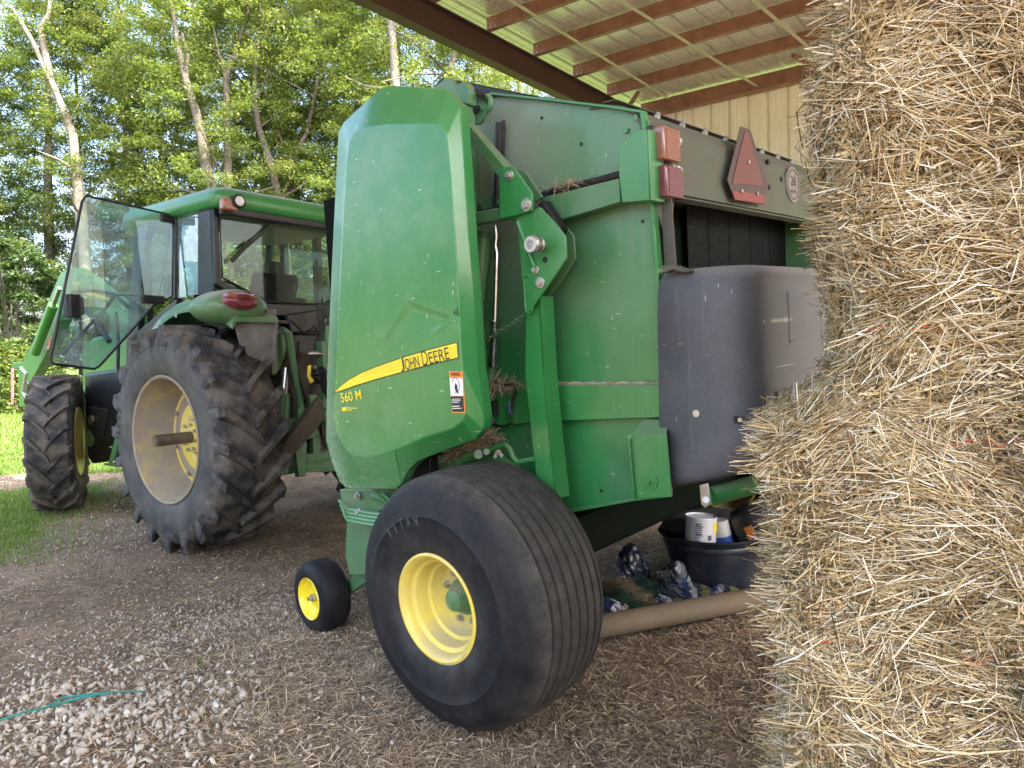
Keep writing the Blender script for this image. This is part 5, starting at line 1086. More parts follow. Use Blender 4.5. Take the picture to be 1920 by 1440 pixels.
for fn, N, L, W_, tr in LT:
    v_, q_, t = litter(N, fn, '', L, W_, tr, m_litter, .012); V.append(v_); Q2.append(q_ + off); T_.append(t); off += len(v_)
tag(fast_mesh('straw_litter', np.concatenate(V), np.concatenate(Q2), m_litter, np.concatenate(T_)), 'loose straw, bark and leaf bits scattered over the dirt', kind='stuff')
# stones
bmi = bmesh.new(); bmesh.ops.create_icosphere(bmi, subdivisions=1, radius=1); iv = np.array([v_.co[:] for v_ in bmi.verts]); itr = np.array([[v_.index for v_ in f.verts] for f in bmi.faces]); bmi.free()
bmi = bmesh.new(); bmesh.ops.create_icosphere(bmi, subdivisions=2, radius=1); iv2 = np.array([v_.co[:] for v_ in bmi.verts]); itr2 = np.array([[v_.index for v_ in f.verts] for f in bmi.faces]); bmi.free()
def stones(specs, iv, itr):
    V = []; F2 = []; T_ = []; off = 0
    for fn, N, (s0, s1) in specs:
        x, y = fn(N); s_ = s0 + (s1 - s0) * NR.beta(1.2, 2.6, N); A = NR.normal(size=(N, 3, 3)); Qm, _ = np.linalg.qr(A); sc3 = np.stack([NR.uniform(.8, 1.4, N), NR.uniform(.6, 1.0, N), NR.uniform(.45, .8, N)], 1) * s_[:, None]
        # facet the stone: clip against random planes
        P0 = np.repeat(iv[None], N, 0).copy()
        for k in range(7):
            nn_ = NR.normal(size=(N, 1, 3)); nn_ /= np.linalg.norm(nn_, axis=2, keepdims=True); dpl = NR.uniform(.32, .72, (N, 1)); dd_ = (P0 * nn_).sum(2); P0 -= nn_ * np.clip(dd_ - dpl, 0, None)[:, :, None]
        P_ = np.einsum('nij,nkj->nki', Qm * .35 + np.eye(3)[None] * .65, P0 * sc3[:, None, :]); th = NR.uniform(0, 6.28, N); c_, s2 = np.cos(th), np.sin(th)
        X = P_[:, :, 0] * c_[:, None] - P_[:, :, 1] * s2[:, None]; Y = P_[:, :, 0] * s2[:, None] + P_[:, :, 1] * c_[:, None]
        P_ = np.stack([X + x[:, None], Y + y[:, None], P_[:, :, 2] + (gz(x, y) + s_ * .22)[:, None]], 2)
        V.append(P_.reshape(-1, 3)); F2.append((itr[None] + (np.arange(N) * len(iv))[:, None, None]).reshape(-1, 3) + off); off += N * len(iv); T_.append(np.repeat(np.clip(NR.beta(2.5, 1.6, N), 0, 1), len(itr)))
    return np.concatenate(V), np.concatenate(F2), np.concatenate(T_)
m_stone, n, b, o_ = newmat('limestone_gravel'); at = n.nodes.new('ShaderNodeAttribute'); at.attribute_name = 'tint'; v = tc(n)
cc = mixc(n, at.outputs['Fac'], (.25, .21, .165), (.56, .52, .455)); n.links.new(mixc(n, noise(n, v, 35, 8, .7, .4, .7), cc, (.26, .21, .155)), b.inputs['Base Color']); b.inputs['Roughness'].default_value = .85; bump(n, b, noise(n, v, 120, 6), .4, .004)
V, F2, T_ = stones([(gauss(-1.75, 2.95, .42, .25), 1300, (.012, .050)), (gauss(-1.25, 2.75, .5, .2), 260, (.006, .026)), (gauss(-2.3, 3.2, .4, .3), 700, (.008, .036)), (gauss(-.4, 2.6, .5, .2), 60, (.008, .03)), (wedge(2.3, 4), 240, (.008, .028))], iv2, itr2)
tag(fast_mesh('gravel', V, F2, m_stone, T_, k=3), 'pale limestone gravel heaped in the lower left of the dirt yard', kind='stuff')
V, F2, T_ = stones([(gauss(-1.6, 4.0, .45, .32), 2600, (.006, .030)), (gauss(-1.0, 3.7, .35, .25), 900, (.005, .017)), (gauss(-3.6, 6.3, .6, .5), 1200, (.008, .03)), (wedge(2.3, 8), 3800, (.003, .015)), (gauss(-4.6, 7.9, .8, .3), 900, (.01, .035)), (gauss(-6.6, 9.3, 1.4, .3), 1500, (.008, .03)), (gauss(-3.2, 5.2, .9, .4), 700, (.006, .022))], iv, itr)
clod_V = None
tag(fast_mesh('gravel_fines', V, F2, m_stone, T_, k=3), 'smaller pale stones scattered over the yard between the wheels', kind='stuff')
V, F2, T_ = stones([(wedge(2.2, 7), 9000, (.004, .018)), (gauss(-2.4, 4.9, 1.2, 1.0), 7000, (.005, .024)), (gauss(-1.2, 6.2, 1.2, .8), 2500, (.006, .024)), (gauss(.5, 3.0, .8, .5), 2500, (.004, .015))], iv, itr)
m_clod, n, b, o_ = newmat('dry_soil_clods'); at = n.nodes.new('ShaderNodeAttribute'); at.attribute_name = 'tint'; n.links.new(mixc(n, at.outputs['Fac'], (.08, .058, .04), (.33, .26, .185)), b.inputs['Base Color']); b.inputs['Roughness'].default_value = .95
tag(fast_mesh('soil_clods', V, F2, m_clod, T_, k=3), 'dry crumbs and clods of brown soil on the yard', kind='stuff')
big = [(-.22, 2.47, .07, 'flat grey stone against the foot of the big ribbed tyre'), (-1.55, 3.62, .035, 'pale angular stone on the middle gravel patch'), (-1.35, 2.62, .032, 'upright pale stone near the lower left gravel edge')]
# flat rock by the tyre
for bx, by, bs, lab in big:
    fn = lambda N, bx=bx, by=by: (np.full(N, bx), np.full(N, by)); V, F2, T_ = stones([(fn, 1, (bs * .95, bs))], iv2, itr2); V[:, 2] = (V[:, 2] - V[:, 2].mean()) * (.5 if bs > .05 else 1) + hgt(bx, by) + bs * .3; tag(fast_mesh('loose_stone', V, F2, m_stone, T_ * 0 + .7, k=3), lab, 'stone')
# grass
def blades(N, fn, L, name, W_=(.003, .006)):
    x, y = fn(N); keep = NR.rand(N) < grassm(x, y); x, y = x[keep], y[keep]; N = len(x); z = gz(x, y); l = NR.uniform(*L, N); a = NR.uniform(0, 2 * PI, N); lean = NR.uniform(.1, .7, N); w_ = NR.uniform(*W_, N)
    dx, dy = np.cos(a), np.sin(a); ux, uy = -dy * w_ / 2, dx * w_ / 2; p0 = np.stack([x, y, z - .005], 1); p1 = p0 + np.stack([dx * lean * l * .35, dy * lean * l * .35, l * .6], 1); p2 = p0 + np.stack([dx * lean * l, dy * lean * l, l * (1 - .35 * lean)], 1); u = np.stack([ux, uy, np.zeros(N)], 1)
    V = np.stack([p0 - u, p0 + u, p1 + u * .8, p1 - u * .8, p2 + u * .15, p2 - u * .15], 1).reshape(-1, 3); b0 = np.arange(N)[:, None] * 6; Q_ = np.concatenate([b0 + [[0, 1, 2, 3]], b0 + [[3, 2, 4, 5]]]); t = NR.beta(2, 2, N); return V, Q_, np.concatenate([t, t])
V = []; Q2 = []; T_ = []; off = 0
for fn, N, L, W_ in ((unif(-6.5, -3.2, 5.2, 8.2), 60000, (.02, .075), (.003, .006)), (unif(-9, -3, 7.6, 12), 60000, (.02, .07), (.004, .007)), (unif(-22, -3, 11, 28), 60000, (.04, .12), (.01, .02)), (unif(-3.6, 1, 8, 14), 12000, (.03, .08), (.005, .01))):
    v_, q_, t = blades(N, fn, L, '', W_); V.append(v_); Q2.append(q_ + off); T_.append(t); off += len(v_)
tag(fast_mesh('grass', np.concatenate(V), np.concatenate(Q2), m_grass, np.concatenate(T_)), 'short green grass around and beyond the front wheel', kind='stuff')
# tiny weeds in the gravel
for wx, wy, lab in ((-1.86, 3.95, 'small green weed sprouting in the dirt left of the gravel patch'), (-1.52, 3.45, 'tiny green weed between stones nearer the camera')):
    N = 26; a = NR.uniform(0, 6.28, N); d = np.stack([np.cos(a), np.sin(a), NR.uniform(.3, 1.6, N)], 1); L = NR.uniform(.02, .05, N); pos = np.array([wx, wy, float(hgt(wx, wy)) + .012]) + d / np.linalg.norm(d, axis=1, keepdims=True) * L[:, None] / 2
    v_, q_, t = ribbons(N, pos, d, L, NR.uniform(.004, .008, N), NR.uniform(0, 1, N), np.stack([-np.sin(a), np.cos(a), a * 0], 1) * 0 + np.array([.1, .2, 1])); tag(fast_mesh('weed', v_, q_, m_grass, t), lab, 'weed')
# ================================================================== LOOSE THINGS
def W3(x, y, z=0.0): return Vector((x, y, float(hgt(x, y)) + z))
GR = Frame((0, 0, 0), 0)
def gpx(px, py): p = GR.at(px, py, 2, 0.0); return p.x, p.y
# teal strap on the gravel
st_pts = [(-.02 * 0 + gpx(x, y)[0], gpx(x, y)[1]) for x, y in ((-30, 1372), (40, 1352), (95, 1334), (150, 1326), (210, 1319), (272, 1315))]
mb = MB(); pr = [W3(x, y, .03 + .012 * math.sin(i * 2.1)) for i, (x, y) in enumerate(st_pts)]
for i in range(len(pr) - 1): mb.bar(pr[i], pr[i + 1] + (pr[i + 1] - pr[i]) * .02, .010 if i < 4 else .006, .003, up=(0, -.5, 1))
tag(mb.build('plastic_strap', m_teal), 'teal plastic strap lying across the gravel', 'strap')
mb = MB(); pr = [W3(*gpx(x, y), .036) for x, y in ((92, 1338), (120, 1326), (180, 1320), (200, 1322))]
for i in range(3): mb.bar(pr[i], pr[i + 1], .009, .003, up=(0, -.5, 1))
tag(mb.build('plastic_strap', m_teal), 'short loose fold of teal strap on top of the longer one', 'strap')
# cardboard tube
a0 = Vector((*gpx(1118, 1208), 0)); b0 = Vector((*gpx(1415, 1165), 0)); d = (b0 - a0).normalized(); a0 = a0 - d * .35; b0 = b0 + d * .5
zc = .060; ct = MB(); A_ = W3(a0.x, a0.y, zc + .02); B_ = W3(b0.x, b0.y, zc + .02); Ll = (B_ - A_).length
prof = [(0, .052), (0, .058), (Ll, .058), (Ll, .052)]; ct.lathe(prof, 40, axis=0); m4 = (B_ - A_).to_track_quat('X', 'Z').to_matrix().to_4x4(); m4.translation = A_
tube = ct.build('cardboard_tube', m_card, ang=40); tube.matrix_world = m4; tag(tube, 'long brown cardboard tube on the ground behind the ribbed tyre', 'tube')
# tub
tx, ty = 1.17, 4.33; tz = float(hgt(tx, ty)); TH = .325
tub = MB().lathe([(.0, .0001), (.0, .215), (.03, .222), (TH * .78, .275), (TH * .80, .285), (TH * .86, .288), (TH * .88, .285), (TH * .97, .295), (TH * .975, .315), (TH, .318), (TH + .008, .31), (TH, .290), (TH * .9, .282), (.04, .21), (.02, .0001)], 64, axis=2, closed=False).build('rubber_tub', simple('black_blue_rubber', (.012, .016, .026), .4, c2=(.05, .055, .06), s=7, lo=.5, hi=.8, bmp=.2), ang=40)
tub.location = (tx, ty, tz); tag(tub, 'large black rubber tub of rubbish under the baler', 'tub')
# white can in the tub
cx_, cy_ = tx - .105, ty - .12; can = thing('metal_can', 'white printed metal can standing in the black tub', 'can', Matrix.Translation((cx_, cy_, tz + TH - .075)) @ Matrix.Rotation(R(3), 4, 'Y')); cw = .088; chh = .195
cb_ = MB().lathe([(0, .0001), (0, cw), (.006, cw + .002), (.012, cw), (chh - .012, cw), (chh - .006, cw + .002), (chh, cw), (chh - .008, cw - .004), (chh - .01, .0001)], 48, axis=2, closed=False).build('can_body', simple('white_tin', (.62, .64, .68), .3, c2=(.5, .51, .54), s=5), can, ang=30)
pm = MB()
def canp(a, z, d=.0015): return Vector(((cw + d) * math.cos(a), (cw + d) * math.sin(a), z))
def canrect(mb, a0, a1, z0, z1, d=.0015):
    n_ = max(1, int(abs(a1 - a0) / .12)); 
    for i in range(n_):
        p, q = a0 + (a1 - a0) * i / n_, a0 + (a1 - a0) * (i + 1) / n_; mb.add([canp(p, z0, d), canp(q, z0, d), canp(q, z1, d), canp(p, z1, d)], [(0, 1, 2, 3)])
for i in range(13): pm.mark(); canrect(pm, R(-128), R(-128 + (30 if i % 4 else 20) + rnd.randint(-4, 8)), .035 + i * .010, .038 + i * .010 + .001)
for i in range(6): pm.mark(); canrect(pm, R(-122), R(-100), .10 + i * .012, .106 + i * .012)
pm.mark(); canrect(pm, R(-78), R(-62), .07, .10); pm.each('label_print', simple('grey_ink', (.10, .10, .14), .5), can)
y_ = MB(); canrect(y_, R(-55), R(-30), .11, .17); canrect(y_, R(-150), R(-136), .05, .08); y_.build('label_patch', m_ylw, can)
can2 = thing('metal_can', 'second smaller white and blue can leaning behind the printed can', 'can', Matrix.Translation((tx + .055, ty - .13, tz + TH - .1)) @ Matrix.Rotation(R(-14), 4, 'Y'))
MB().lathe([(0, .0001), (0, .05), (.2, .05), (.2, .0001)], 32, axis=2, closed=False).build('can_body', simple('white_tin_b', (.6, .6, .62), .3), can2); MB().lathe([(.03, .051), (.11, .051)], 32, axis=2, closed=False).build('label_band', m_blue, can2)
# black jug / jacket lump
def lump(name, lab, cat, loc, size, mats, seed, amp=.25, fr_=3.0, sub=3, rot=(0, 0, 0), crease=.5):
    bm = bmesh.new(); bmesh.ops.create_icosphere(bm, subdivisions=sub, radius=1); rs = np.random.RandomState(seed); ph = rs.uniform(0, 6, 12)
    for v_ in bm.verts:
        p = v_.co; a_ = math.sin(p.x * fr_ + ph[0]) * math.sin(p.y * fr_ + ph[1]) + .6 * abs(math.sin(p.z * fr_ * 1.7 + p.x * fr_ + ph[2])) + crease * abs(math.sin(p.x * fr_ * 2.9 + p.y * fr_ * 2.1 + ph[3])) + crease * .6 * abs(math.sin((p.y - p.z) * fr_ * 4.2 + ph[4]))
        v_.co = p * (1 + amp * (a_ - .8)); v_.co.x *= size[0]; v_.co.y *= size[1]; v_.co.z *= size[2]
    me = bpy.data.meshes.new(name); bm.to_mesh(me); bm.free(); me.polygons.foreach_set('use_smooth', [True] * len(me.polygons)); 
    for m_ in (mats if isinstance(mats, list) else [mats]): me.materials.append(m_)
    o = bpy.data.objects.new(name, me); col.objects.link(o); o.location = loc; o.rotation_euler = rot; tag(o, lab, cat); return o
m_jug = simple('dark_grey_plastic', (.030, .030, .034), .45, c2=(.055, .052, .05), s=6); m_cloth = simple('dark_sack', (.022, .022, .026), .8, c2=(.05, .047, .045), s=8, bmp=.3)
jug = MB(); jl = [(.0, .10, .07), (.02, .125, .09), (.12, .135, .095), (.17, .12, .09), (.21, .08, .065), (.235, .035, .035), (.27, .032, .032)]
for k, (z, a_, b_2) in enumerate(jl):
    for i in range(20): t = 2 * PI * i / 20; jug.v.append((a_ * math.copysign(abs(math.cos(t)) ** .6, math.cos(t)), b_2 * math.copysign(abs(math.sin(t)) ** .6, math.sin(t)), z))
for k in range(len(jl) - 1):
    for i in range(20): jug.f.append((k * 20 + i, k * 20 + (i + 1) % 20, (k + 1) * 20 + (i + 1) % 20, (k + 1) * 20 + i)); jug.m.append(0)
jug.f.append(tuple(range(19, -1, -1))); jug.m.append(0); jug.f.append(tuple(6 * 20 + i for i in range(20))); jug.m.append(0)
jg = thing('plastic_jug', 'dark grey plastic jug with orange sticker lying in the tub', 'jug', Matrix.Translation((tx + .13, ty - .12, tz + TH + .02)) @ Matrix.Rotation(R(-40), 4, 'Z') @ Matrix.Rotation(R(62), 4, 'Y'))
jug.build('jug_body', m_jug, jg, bev=0, ang=60); MB().tube([(.05, .0, .20), (.10, .0, .24), (.14, 0, .22), (.14, 0, .15), (.12, 0, .11)], .016, 10).build('jug_handle', m_jug, jg); MB().cyl((0, 0, .265), (0, 0, .295), .038, 20).build('jug_cap', m_rubber, jg)
MB().box((.02, -.096, .10), (.07, .003, .05)).build('sticker', m_orange, jg)
lump('feed_sack', 'crumpled dark sack spilling over the back of the tub', 'sack', (tx + .03, ty + .10, tz + TH + .02), (.27, .16, .085), m_cloth, 5, .22, 3)
lump('feed_sack', 'dark folded sack on the right side of the tub by the bales', 'sack', (tx + .27, ty - .02, tz + TH + .02), (.15, .16, .09), m_cloth, 6, .22, 3)
# clear printed wrappers
m_wrap, n, b, o_ = newmat('printed_wrapper'); v = tc(n); s_ = sep(n, v); cr = n.nodes.new('ShaderNodeValToRGB'); cr.color_ramp.interpolation = 'CONSTANT'; el = cr.color_ramp.elements
for e_ in range(7): el.new(.5)
for e_, (p, c) in zip(el, [(0, (.035, .04, .055)), (.2, (.012, .025, .07)), (.32, (.22, .22, .24)), (.40, (.025, .03, .04)), (.5, (.11, .13, .03)), (.6, (.016, .035, .09)), (.7, (.04, .045, .055)), (.8, (.15, .07, .03)), (.9, (.05, .055, .07))]): e_.position = p; e_.color = rgb(c)
dist_ = mth(n, 'ADD', mth(n, 'ADD', s_[0], mth(n, 'MULTIPLY', noise(n, v, 6, 5), .16)), mth(n, 'MULTIPLY', s_[1], .35))
n.links.new(ramp(n, dist_, -.12, .30), cr.inputs[0]); blot = noise(n, v, 9, 6, .7, .42, .55); n.links.new(mixc(n, mth(n, 'MULTIPLY', blot, .4), cr.outputs[0], (.04, .045, .06)), b.inputs['Base Color']); b.inputs['Roughness'].default_value = .14; b.inputs['Specular IOR Level'].default_value = .8; bump(n, b, noise(n, v, 14, 5, .6), .8, .03)
wr_ = [((.70, 4.36, .11), (.16, .09, .13), (0, R(50), R(70)), 'upright blue printed plastic wrapper left of the tub'), ((.92, 4.16, .09), (.17, .075, .075), (0, R(55), R(60)), 'blue and yellow printed roll wrapper leaning on the front of the tub'), ((1.0, 4.04, .06), (.19, .10, .06), (0, R(12), R(-10)), 'shiny blue printed wrapper lying against the cardboard tube'),
       ((.82, 4.0, .05), (.12, .08, .05), (0, R(8), R(25)), 'small clear wrapper beside the green netting'), ((.52, 3.90, .07), (.13, .08, .065), (0, R(20), R(15)), 'crumpled clear wrapper between the tyre and the netting'), ((.70, 3.95, .045), (.13, .07, .045), (0, R(3), R(14)), 'flattened clear and orange wrapper behind the cardboard tube'),
       ((1.16, 4.02, .05), (.13, .09, .05), (0, R(10), R(-30)), 'blue wrapper lying against the foot of the black tub')]
for i, (lc, sz, rt, lab) in enumerate(wr_): 
    o = lump('plastic_wrapper', lab, 'wrapper', W3(lc[0], lc[1], lc[2]), sz, m_wrap, 40 + i, .13, 3.4, rot=rt, crease=.8, sub=5); o['group'] = 'printed plastic wrappers under the baler'
def wtxt(s_, px0, px1, z_y, hgt_):
    p0 = GR.at(px0[0], px0[1], 1, z_y); p1 = GR.at(px1[0], px1[1], 1, z_y)
    return p0, p1
for par_lab, s_, a_, b_, yy, hh_ in (('blue and yellow', '7200/1', (1232, 1084), (1262, 1080), 4.04, .035), ('upright blue', '7200', (1226, 1030), (1246, 1029), 4.22, .03), ('shiny blue', '7200', (1276, 1142), (1300, 1135), 3.80, .03)):
    par = [o for o in col.objects if o.get('label', '').startswith(par_lab) and o.get('category') == 'wrapper'][0]; p0, p1 = wtxt(s_, a_, b_, yy, hh_); t_o = text('wrapper_lettering', s_, m_ink, None, p0, p1, None, (0, -1, .25), hh_, .001, .02); bpy.context.view_layer.update(); mw_ = t_o.matrix_world.copy(); t_o.parent = par; t_o.matrix_parent_inverse = par.matrix_basis.inverted()
# green netting heap
N = 9000; a = NR.uniform(0, 6.28, N); rr2 = NR.uniform(0, 1, N) ** .5; x = .60 + .30 * rr2 * np.cos(a); y = 4.03 + .22 * rr2 * np.sin(a); top_ = (.15 + .03 * np.sin(a * 3)) * (1 - rr2 ** 2) ** .8 + .01; z = hgt(x, y) + top_ * NR.uniform(.75, 1.05, N)
d = np.stack([-np.sin(a) + NR.normal(0, .6, N), np.cos(a) + NR.normal(0, .6, N), NR.normal(0, .5, N)], 1); m_net = strandy('green_netting', [(0, (.006, .035, .022)), (.5, (.014, .085, .055)), (.62, (.10, .075, .04)), (1, (.22, .17, .10))], .5)
v_, q_, t = strands(N, np.stack([x, y, z], 1), d, NR.uniform(.03, .10, N), NR.uniform(.0006, .0014, N), NR.uniform(-.2, .2, N), np.where(np.abs((x - .62) * .6 + (y - 4.0) * .8) < .055, NR.uniform(.55, 1, N), NR.uniform(0, .6, N)))
nm_ = fast_mesh('netting_heap', v_, q_, m_net, t); tag(nm_, 'heap of green bale netting and hay beside the ribbed tyre', 'netting')
# dry leaves and paper scraps near the wheel
for i, (px, py, s_, lab) in enumerate(((812, 1332, .05, 0), (210, 1105, .04, 1), (250, 1108, .05, 1), (395, 1342, .03, 1))): pass
# ================================================================== TREES
def leaf_crown(seed, N, R0, H, z0, leaf, clumps=150, flat=1.0, mat_=None, droop=.3):
    rs = np.random.RandomState(seed); th = rs.uniform(0, 2 * PI, clumps); hh_ = rs.uniform(0, 1, clumps); prof = np.interp(hh_, [0, .15, .45, .8, 1], [.55, .9, 1, .75, .25]); r_ = R0 * prof * rs.uniform(.25, 1, clumps) ** .55
    C = np.stack([r_ * np.cos(th), r_ * np.sin(th), z0 + hh_ * H], 1); cs = rs.uniform(.2, .7, clumps) * flat; tn = rs.normal(.5, .16, clumps)
    idx = rs.randint(0, clumps, N); g_ = rs.normal(size=(N, 3)); g_ /= np.linalg.norm(g_, axis=1, keepdims=True); g_ *= (rs.uniform(0, 1, N) ** .45)[:, None]
    pos = C[idx] + g_ * (cs[idx] * 1.0)[:, None] * np.array([1, 1, .55]); d = rs.normal(size=(N, 3)); d[:, 2] = d[:, 2] * .5 - droop; d /= np.linalg.norm(d, axis=1, keepdims=True); n_ = rs.normal(size=(N, 3)) * .7 + np.array([0, 0, 1]); u = np.cross(d, n_); u /= np.linalg.norm(u, axis=1, keepdims=True) + 1e-9
    L = leaf * rs.uniform(.6, 1.3, N); W_ = L * rs.uniform(.32, .5, N); b1 = pos + d * (L * .45)[:, None]; 
    V = np.stack([pos, b1 - u * (W_ / 2)[:, None], pos + d * L[:, None], b1 + u * (W_ / 2)[:, None]], 1).reshape(-1, 3); t = np.clip(tn[idx] + rs.normal(0, .18, N) + .2 * (g_[:, 2] > .3), 0, 1)
    return V, np.arange(4 * N).reshape(-1, 4), t, C, cs
crowns = []
for i, (N, R0, H, z0, leaf, cl, mt) in enumerate(((76000, 3.6, 15.5, 2.6, .11, 520, m_leaf), (76000, 3.2, 16, 3.2, .105, 480, m_leafy2), (76000, 3.9, 14.5, 1.2, .11, 520, m_leafd), (36000, 2.8, 12, 6.5, .11, 240, m_leaf))):
    V, Q_, t, C, cs = leaf_crown(50 + i, N, R0, H, z0, leaf, cl, 1.0); me_o = fast_mesh('crown', V, Q_, mt, t); crowns.append((me_o.data, C)); bpy.data.objects.remove(me_o)
def tree(x, y, path, r0_, bark, ci, lab, sc_=1.0, rot=0.0, forks=(), group=None, name='woodland_tree', limbs=12, back=0.0):
    """path: list of (dx,dy,z) from the foot"""
    t = thing(name, lab, 'tree', Matrix.Translation((x, y, 0)), group)
    n_ = len(path); rad = [r0_ * (1 - .75 * i / (n_ - 1)) for i in range(n_)]; rad[0] *= 1.25
    tm = MB().tube([Vector(p) for p in path], rad, 10); 
    for (k, pts_, rr_) in forks: tm.tube([Vector(path[k])] + [Vector(p) for p in pts_], [rr_ * (1 - .7 * i / len(pts_)) for i in range(len(pts_) + 1)], 8)
    C = crowns[ci][1]; rs = np.random.RandomState(int(x * 7 + y * 13) % 9999)
    ca, sa = math.cos(rot), math.sin(rot)
    for i in range(limbs):
        c = C[rs.randint(len(C))] * sc_; c = Vector((c[0] * ca - c[1] * sa, c[0] * sa + c[1] * ca, c[2])); zc_ = max(1.5, c.z - rs.uniform(.6, 2.4)); k = min(range(n_), key=lambda j: abs(path[j][2] - zc_)); s0_ = Vector(path[k]); mid = s0_.lerp(c, .5) + Vector((0, 0, rs.uniform(-.2, .4)))
        tm.tube([s0_, mid, c], [rad[k] * .38, rad[k] * .25, .012], 6)
    tm.build('trunk', bark, t, ang=80)
    cr_ = bpy.data.objects.new('crown', crowns[ci][0]); col.objects.link(cr_); cr_.parent = t; cr_.rotation_euler = (0, 0, rot); cr_.scale = (sc_, sc_, sc_); cr_.location = (path[-1][0] * .35, path[-1][1] * .35 + back, 0); return t
def traced(pxs, Y, H=16.0):
    """trunk whose visible part follows the photographed lean; foot and top extended"""
    P_ = [GR.at(a, b_, 1, Y) for a, b_ in pxs]; x0 = P_[0].x; z0 = P_[0].z
    lean = (P_[0].x - P_[1].x) / max(.1, (P_[1].z - P_[0].z)); foot = Vector((x0 + lean * z0 * .4, Y, 0)); pts = [foot] + P_
    if P_[-1].z < H * .8: dd = (P_[-1] - P_[-2]).normalized(); pts.append(P_[-1] + dd * (H * .9 - P_[-1].z))
    return foot, [tuple(p - foot) for p in pts]
GT = 'trees at the edge of the wood'
T1 = traced([(152, 400), (143, 320), (137, 255), (118, 205), (95, 150), (60, 75)], 25.0, 14); f0 = T1[0]
def rel(pts, Y, foot): return [tuple(GR.at(a, b_, 1, Y) - foot) for a, b_ in pts]
tree(f0.x, f0.y, T1[1][:7] + rel([(20, 10)], 25, f0), .21, m_barkl, 3, 'pale barked forked tree left of the tractor cab', .95, 1.0, forks=((5, rel([(75, 50), (92, 25), (95, -20)], 25, f0), .12), (3, rel([(132, 225), (150, 190)], 25, f0), .07)), group=GT, back=1.6, limbs=3)
T2 = traced([(396, 372), (384, 290), (368, 210), (348, 150), (332, 80), (322, 0)], 24.0); f0 = T2[0]
tree(f0.x, f0.y, T2[1], .23, m_bark, 0, 'thick grey trunk leaning left above the cab roof', 1, 2.2, forks=((4, rel([(352, 100), (340, 60)], 24, f0), .1),), group=GT, back=1.6, limbs=3)
T3 = traced([(426, 372), (427, 290), (425, 200), (424, 140), (440, 105), (460, 40)], 24.6); f0 = T3[0]
tree(f0.x, f0.y, T3[1], .17, m_bark, 3, 'straight grey trunk just right of the leaning one', 1, 3.0, forks=((4, rel([(410, 100), (400, 50)], 24.6, f0), .08),), group=GT, back=1.6, limbs=3)
T4 = traced([(524, 375), (505, 300), (485, 240), (478, 190), (478, 150), (482, 90)], 24.2); f0 = T4[0]
tree(f0.x, f0.y, T4[1], .14, m_barkd, 1, 'thin curving dark tree over the middle of the cab roof', .95, .4, forks=((4, rel([(492, 165), (505, 130)], 24.2, f0), .07),), group=GT, back=1.6, limbs=4)
T5 = traced([(538, 375), (548, 320), (552, 290), (575, 250), (590, 180)], 25.4); f0 = T5[0]
tree(f0.x, f0.y, T5[1], .15, m_bark, 3, 'thin grey tree leaning right toward the tall green shield', .95, 5.4, forks=((2, rel([(530, 270), (520, 240)], 25.4, f0), .07),), group=GT, back=1.6, limbs=4)
T6 = traced([(742, 170), (738, 100), (733, 40), (728, -30)], 22.0); f0 = T6[0]
tree(f0.x, f0.y, T6[1], .17, m_barkl, 0, 'pale trunk rising straight above the top of the green shield', 1, 4.2, group=GT, back=1.6, limbs=4)
T7 = traced([(840, 140), (850, 105), (862, 70), (880, 20)], 23.5); f0 = T7[0]
tree(f0.x, f0.y, T7[1], .12, m_bark, 1, 'thin leaning tree between the pale trunk and the shed roof', 1, 5.9, group=GT, back=1.6, limbs=4)
T8 = traced([(92, 440), (90, 330), (92, 240), (88, 100)], 27.0); f0 = T8[0]
tree(f0.x, f0.y, T8[1], .2, m_barkd, 2, 'dark straight trunk in shade behind the pale forked tree', 1, 1.4, group=GT, back=1.6, limbs=4)
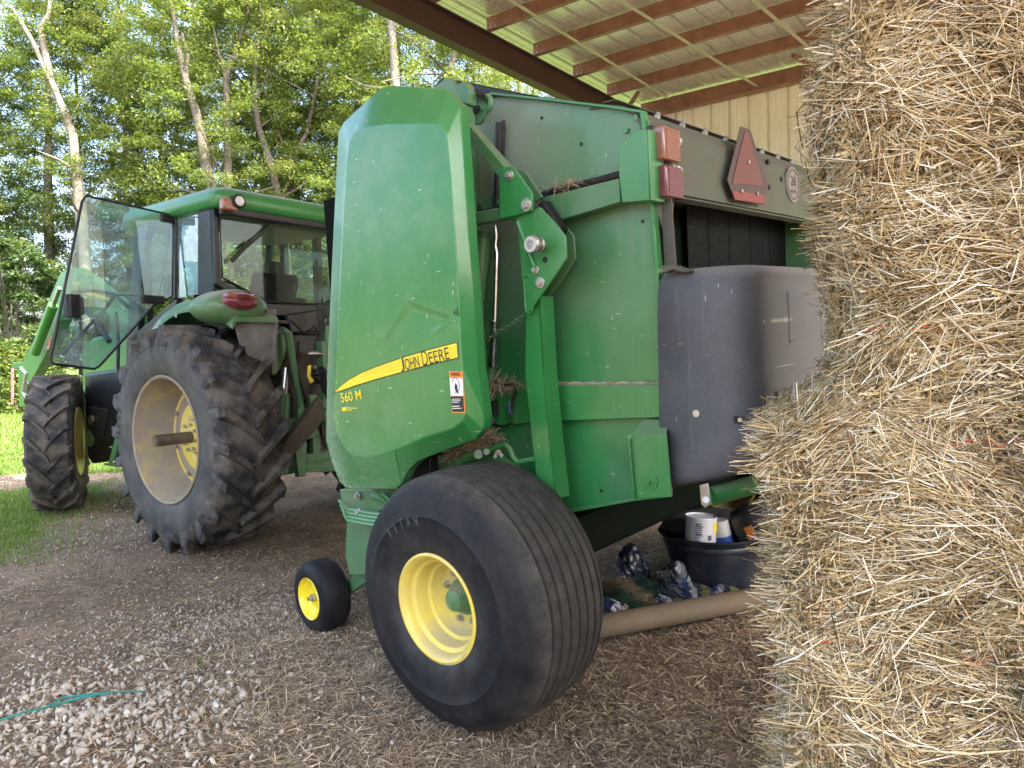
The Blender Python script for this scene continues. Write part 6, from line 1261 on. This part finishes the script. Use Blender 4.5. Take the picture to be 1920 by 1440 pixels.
second = [(-20.5, 27.5, 0, 'leftmost bushy tree at the picture edge', 2.9), (-17.5, 30, 2, 'dark leafy tree behind the left thicket', 1.1), (-14.6, 28.3, 1, 'yellow-green tree filling the gap right of the pale forked tree', 4), (-11.9, 30.5, 0, 'tall mid-green tree behind the two grey trunks', 2), (-9.4, 28.6, 1, 'light green tree directly above the cab', 5), (-6.9, 30.2, 2, 'dark green tree left of the tall shield', .5),
          (-4.4, 28.0, 0, 'mid-green tree behind the top of the shield', 3.3), (-1.9, 29.5, 1, 'bright tree showing above the baler top cover', 1.9), (.9, 28.5, 0, 'green tree beside the shed corner', 4.4), (3.6, 30, 2, 'dark tree seen beyond the shed column', 3), (-16, 35, 1, 'pale tree deep in the wood on the left', 1), (-8, 36, 0, 'tree deep in the wood behind the cab', 2), (-12.5, 34, 2, 'dark tree deep in the wood left of the cab', 5), (-23.5, 31, 0, 'far left background tree', .2)]
for i, (x, y, ci, lab, rt) in enumerate(second):
    h_ = 16.5; ln = rnd.uniform(-.9, .9); tree(x, y, [(0, 0, 0), (ln * .15, .1, 3), (ln * .5, 0, 7), (ln * .8, .1, 11), (ln, 0, h_)], rnd.uniform(.14, .24), (m_barkd, m_bark)[i % 2], ci, lab, 1.0 + (.1 if y > 33 else 0), rt, group='trees deeper in the wood', limbs=10)
# thicket of bushes at the wood's foot
def bush(x, y, R0, H, N, leaf, mt, lab, seed, g=None):
    b0 = thing('leafy_bush', lab, 'bush', Matrix.Translation((x, y, 0)), g); V, Q_, t, C, cs = leaf_crown(seed, N, R0, H, .1, leaf, 60, .8); fast_mesh('foliage', V, Q_, mt, t, b0)
    sm_ = MB()
    for c in C[:14]: sm_.tube([(0, 0, 0), (c[0] * .4, c[1] * .4, c[2] * .6), tuple(c)], [.05, .03, .01], 5)
    sm_.build('stem', m_barkd, b0); return b0
bush(-15.6, 23.0, 2.2, 5.2, 24000, .15, m_leafd, 'large dark ivy covered bush at the left picture edge', 71, 'bushes along the foot of the wood')
bush(-12.6, 24.5, 1.9, 3.6, 12000, .16, m_leafd, 'dark bush behind the loader arm', 72, 'bushes along the foot of the wood')
bush(-18.5, 24.5, 1.8, 2.4, 9000, .14, m_leaf, 'low weedy bush at the lawn edge far left', 73, 'bushes along the foot of the wood')
bush(-14.4, 21.6, .8, 1.9, 5000, .12, m_leaf, 'small bright weedy bush beside the lit lawn', 74, 'bushes along the foot of the wood')
for i, (x, y, h_) in enumerate(((-9.6, 25.5, 3.6), (-6.4, 26, 4.2), (-3.4, 25.6, 3.4), (-.6, 26, 4.0))):
    bush(x, y, 2.2, h_, 11000, .17, (m_leaf, m_leafy2)[i % 2], ['undergrowth bush seen through the cab door glass', 'undergrowth bush behind the rear window of the cab', 'undergrowth bush hidden partly by the tall shield', 'undergrowth bush beyond the baler'][i], 80 + i, 'bushes along the foot of the wood')
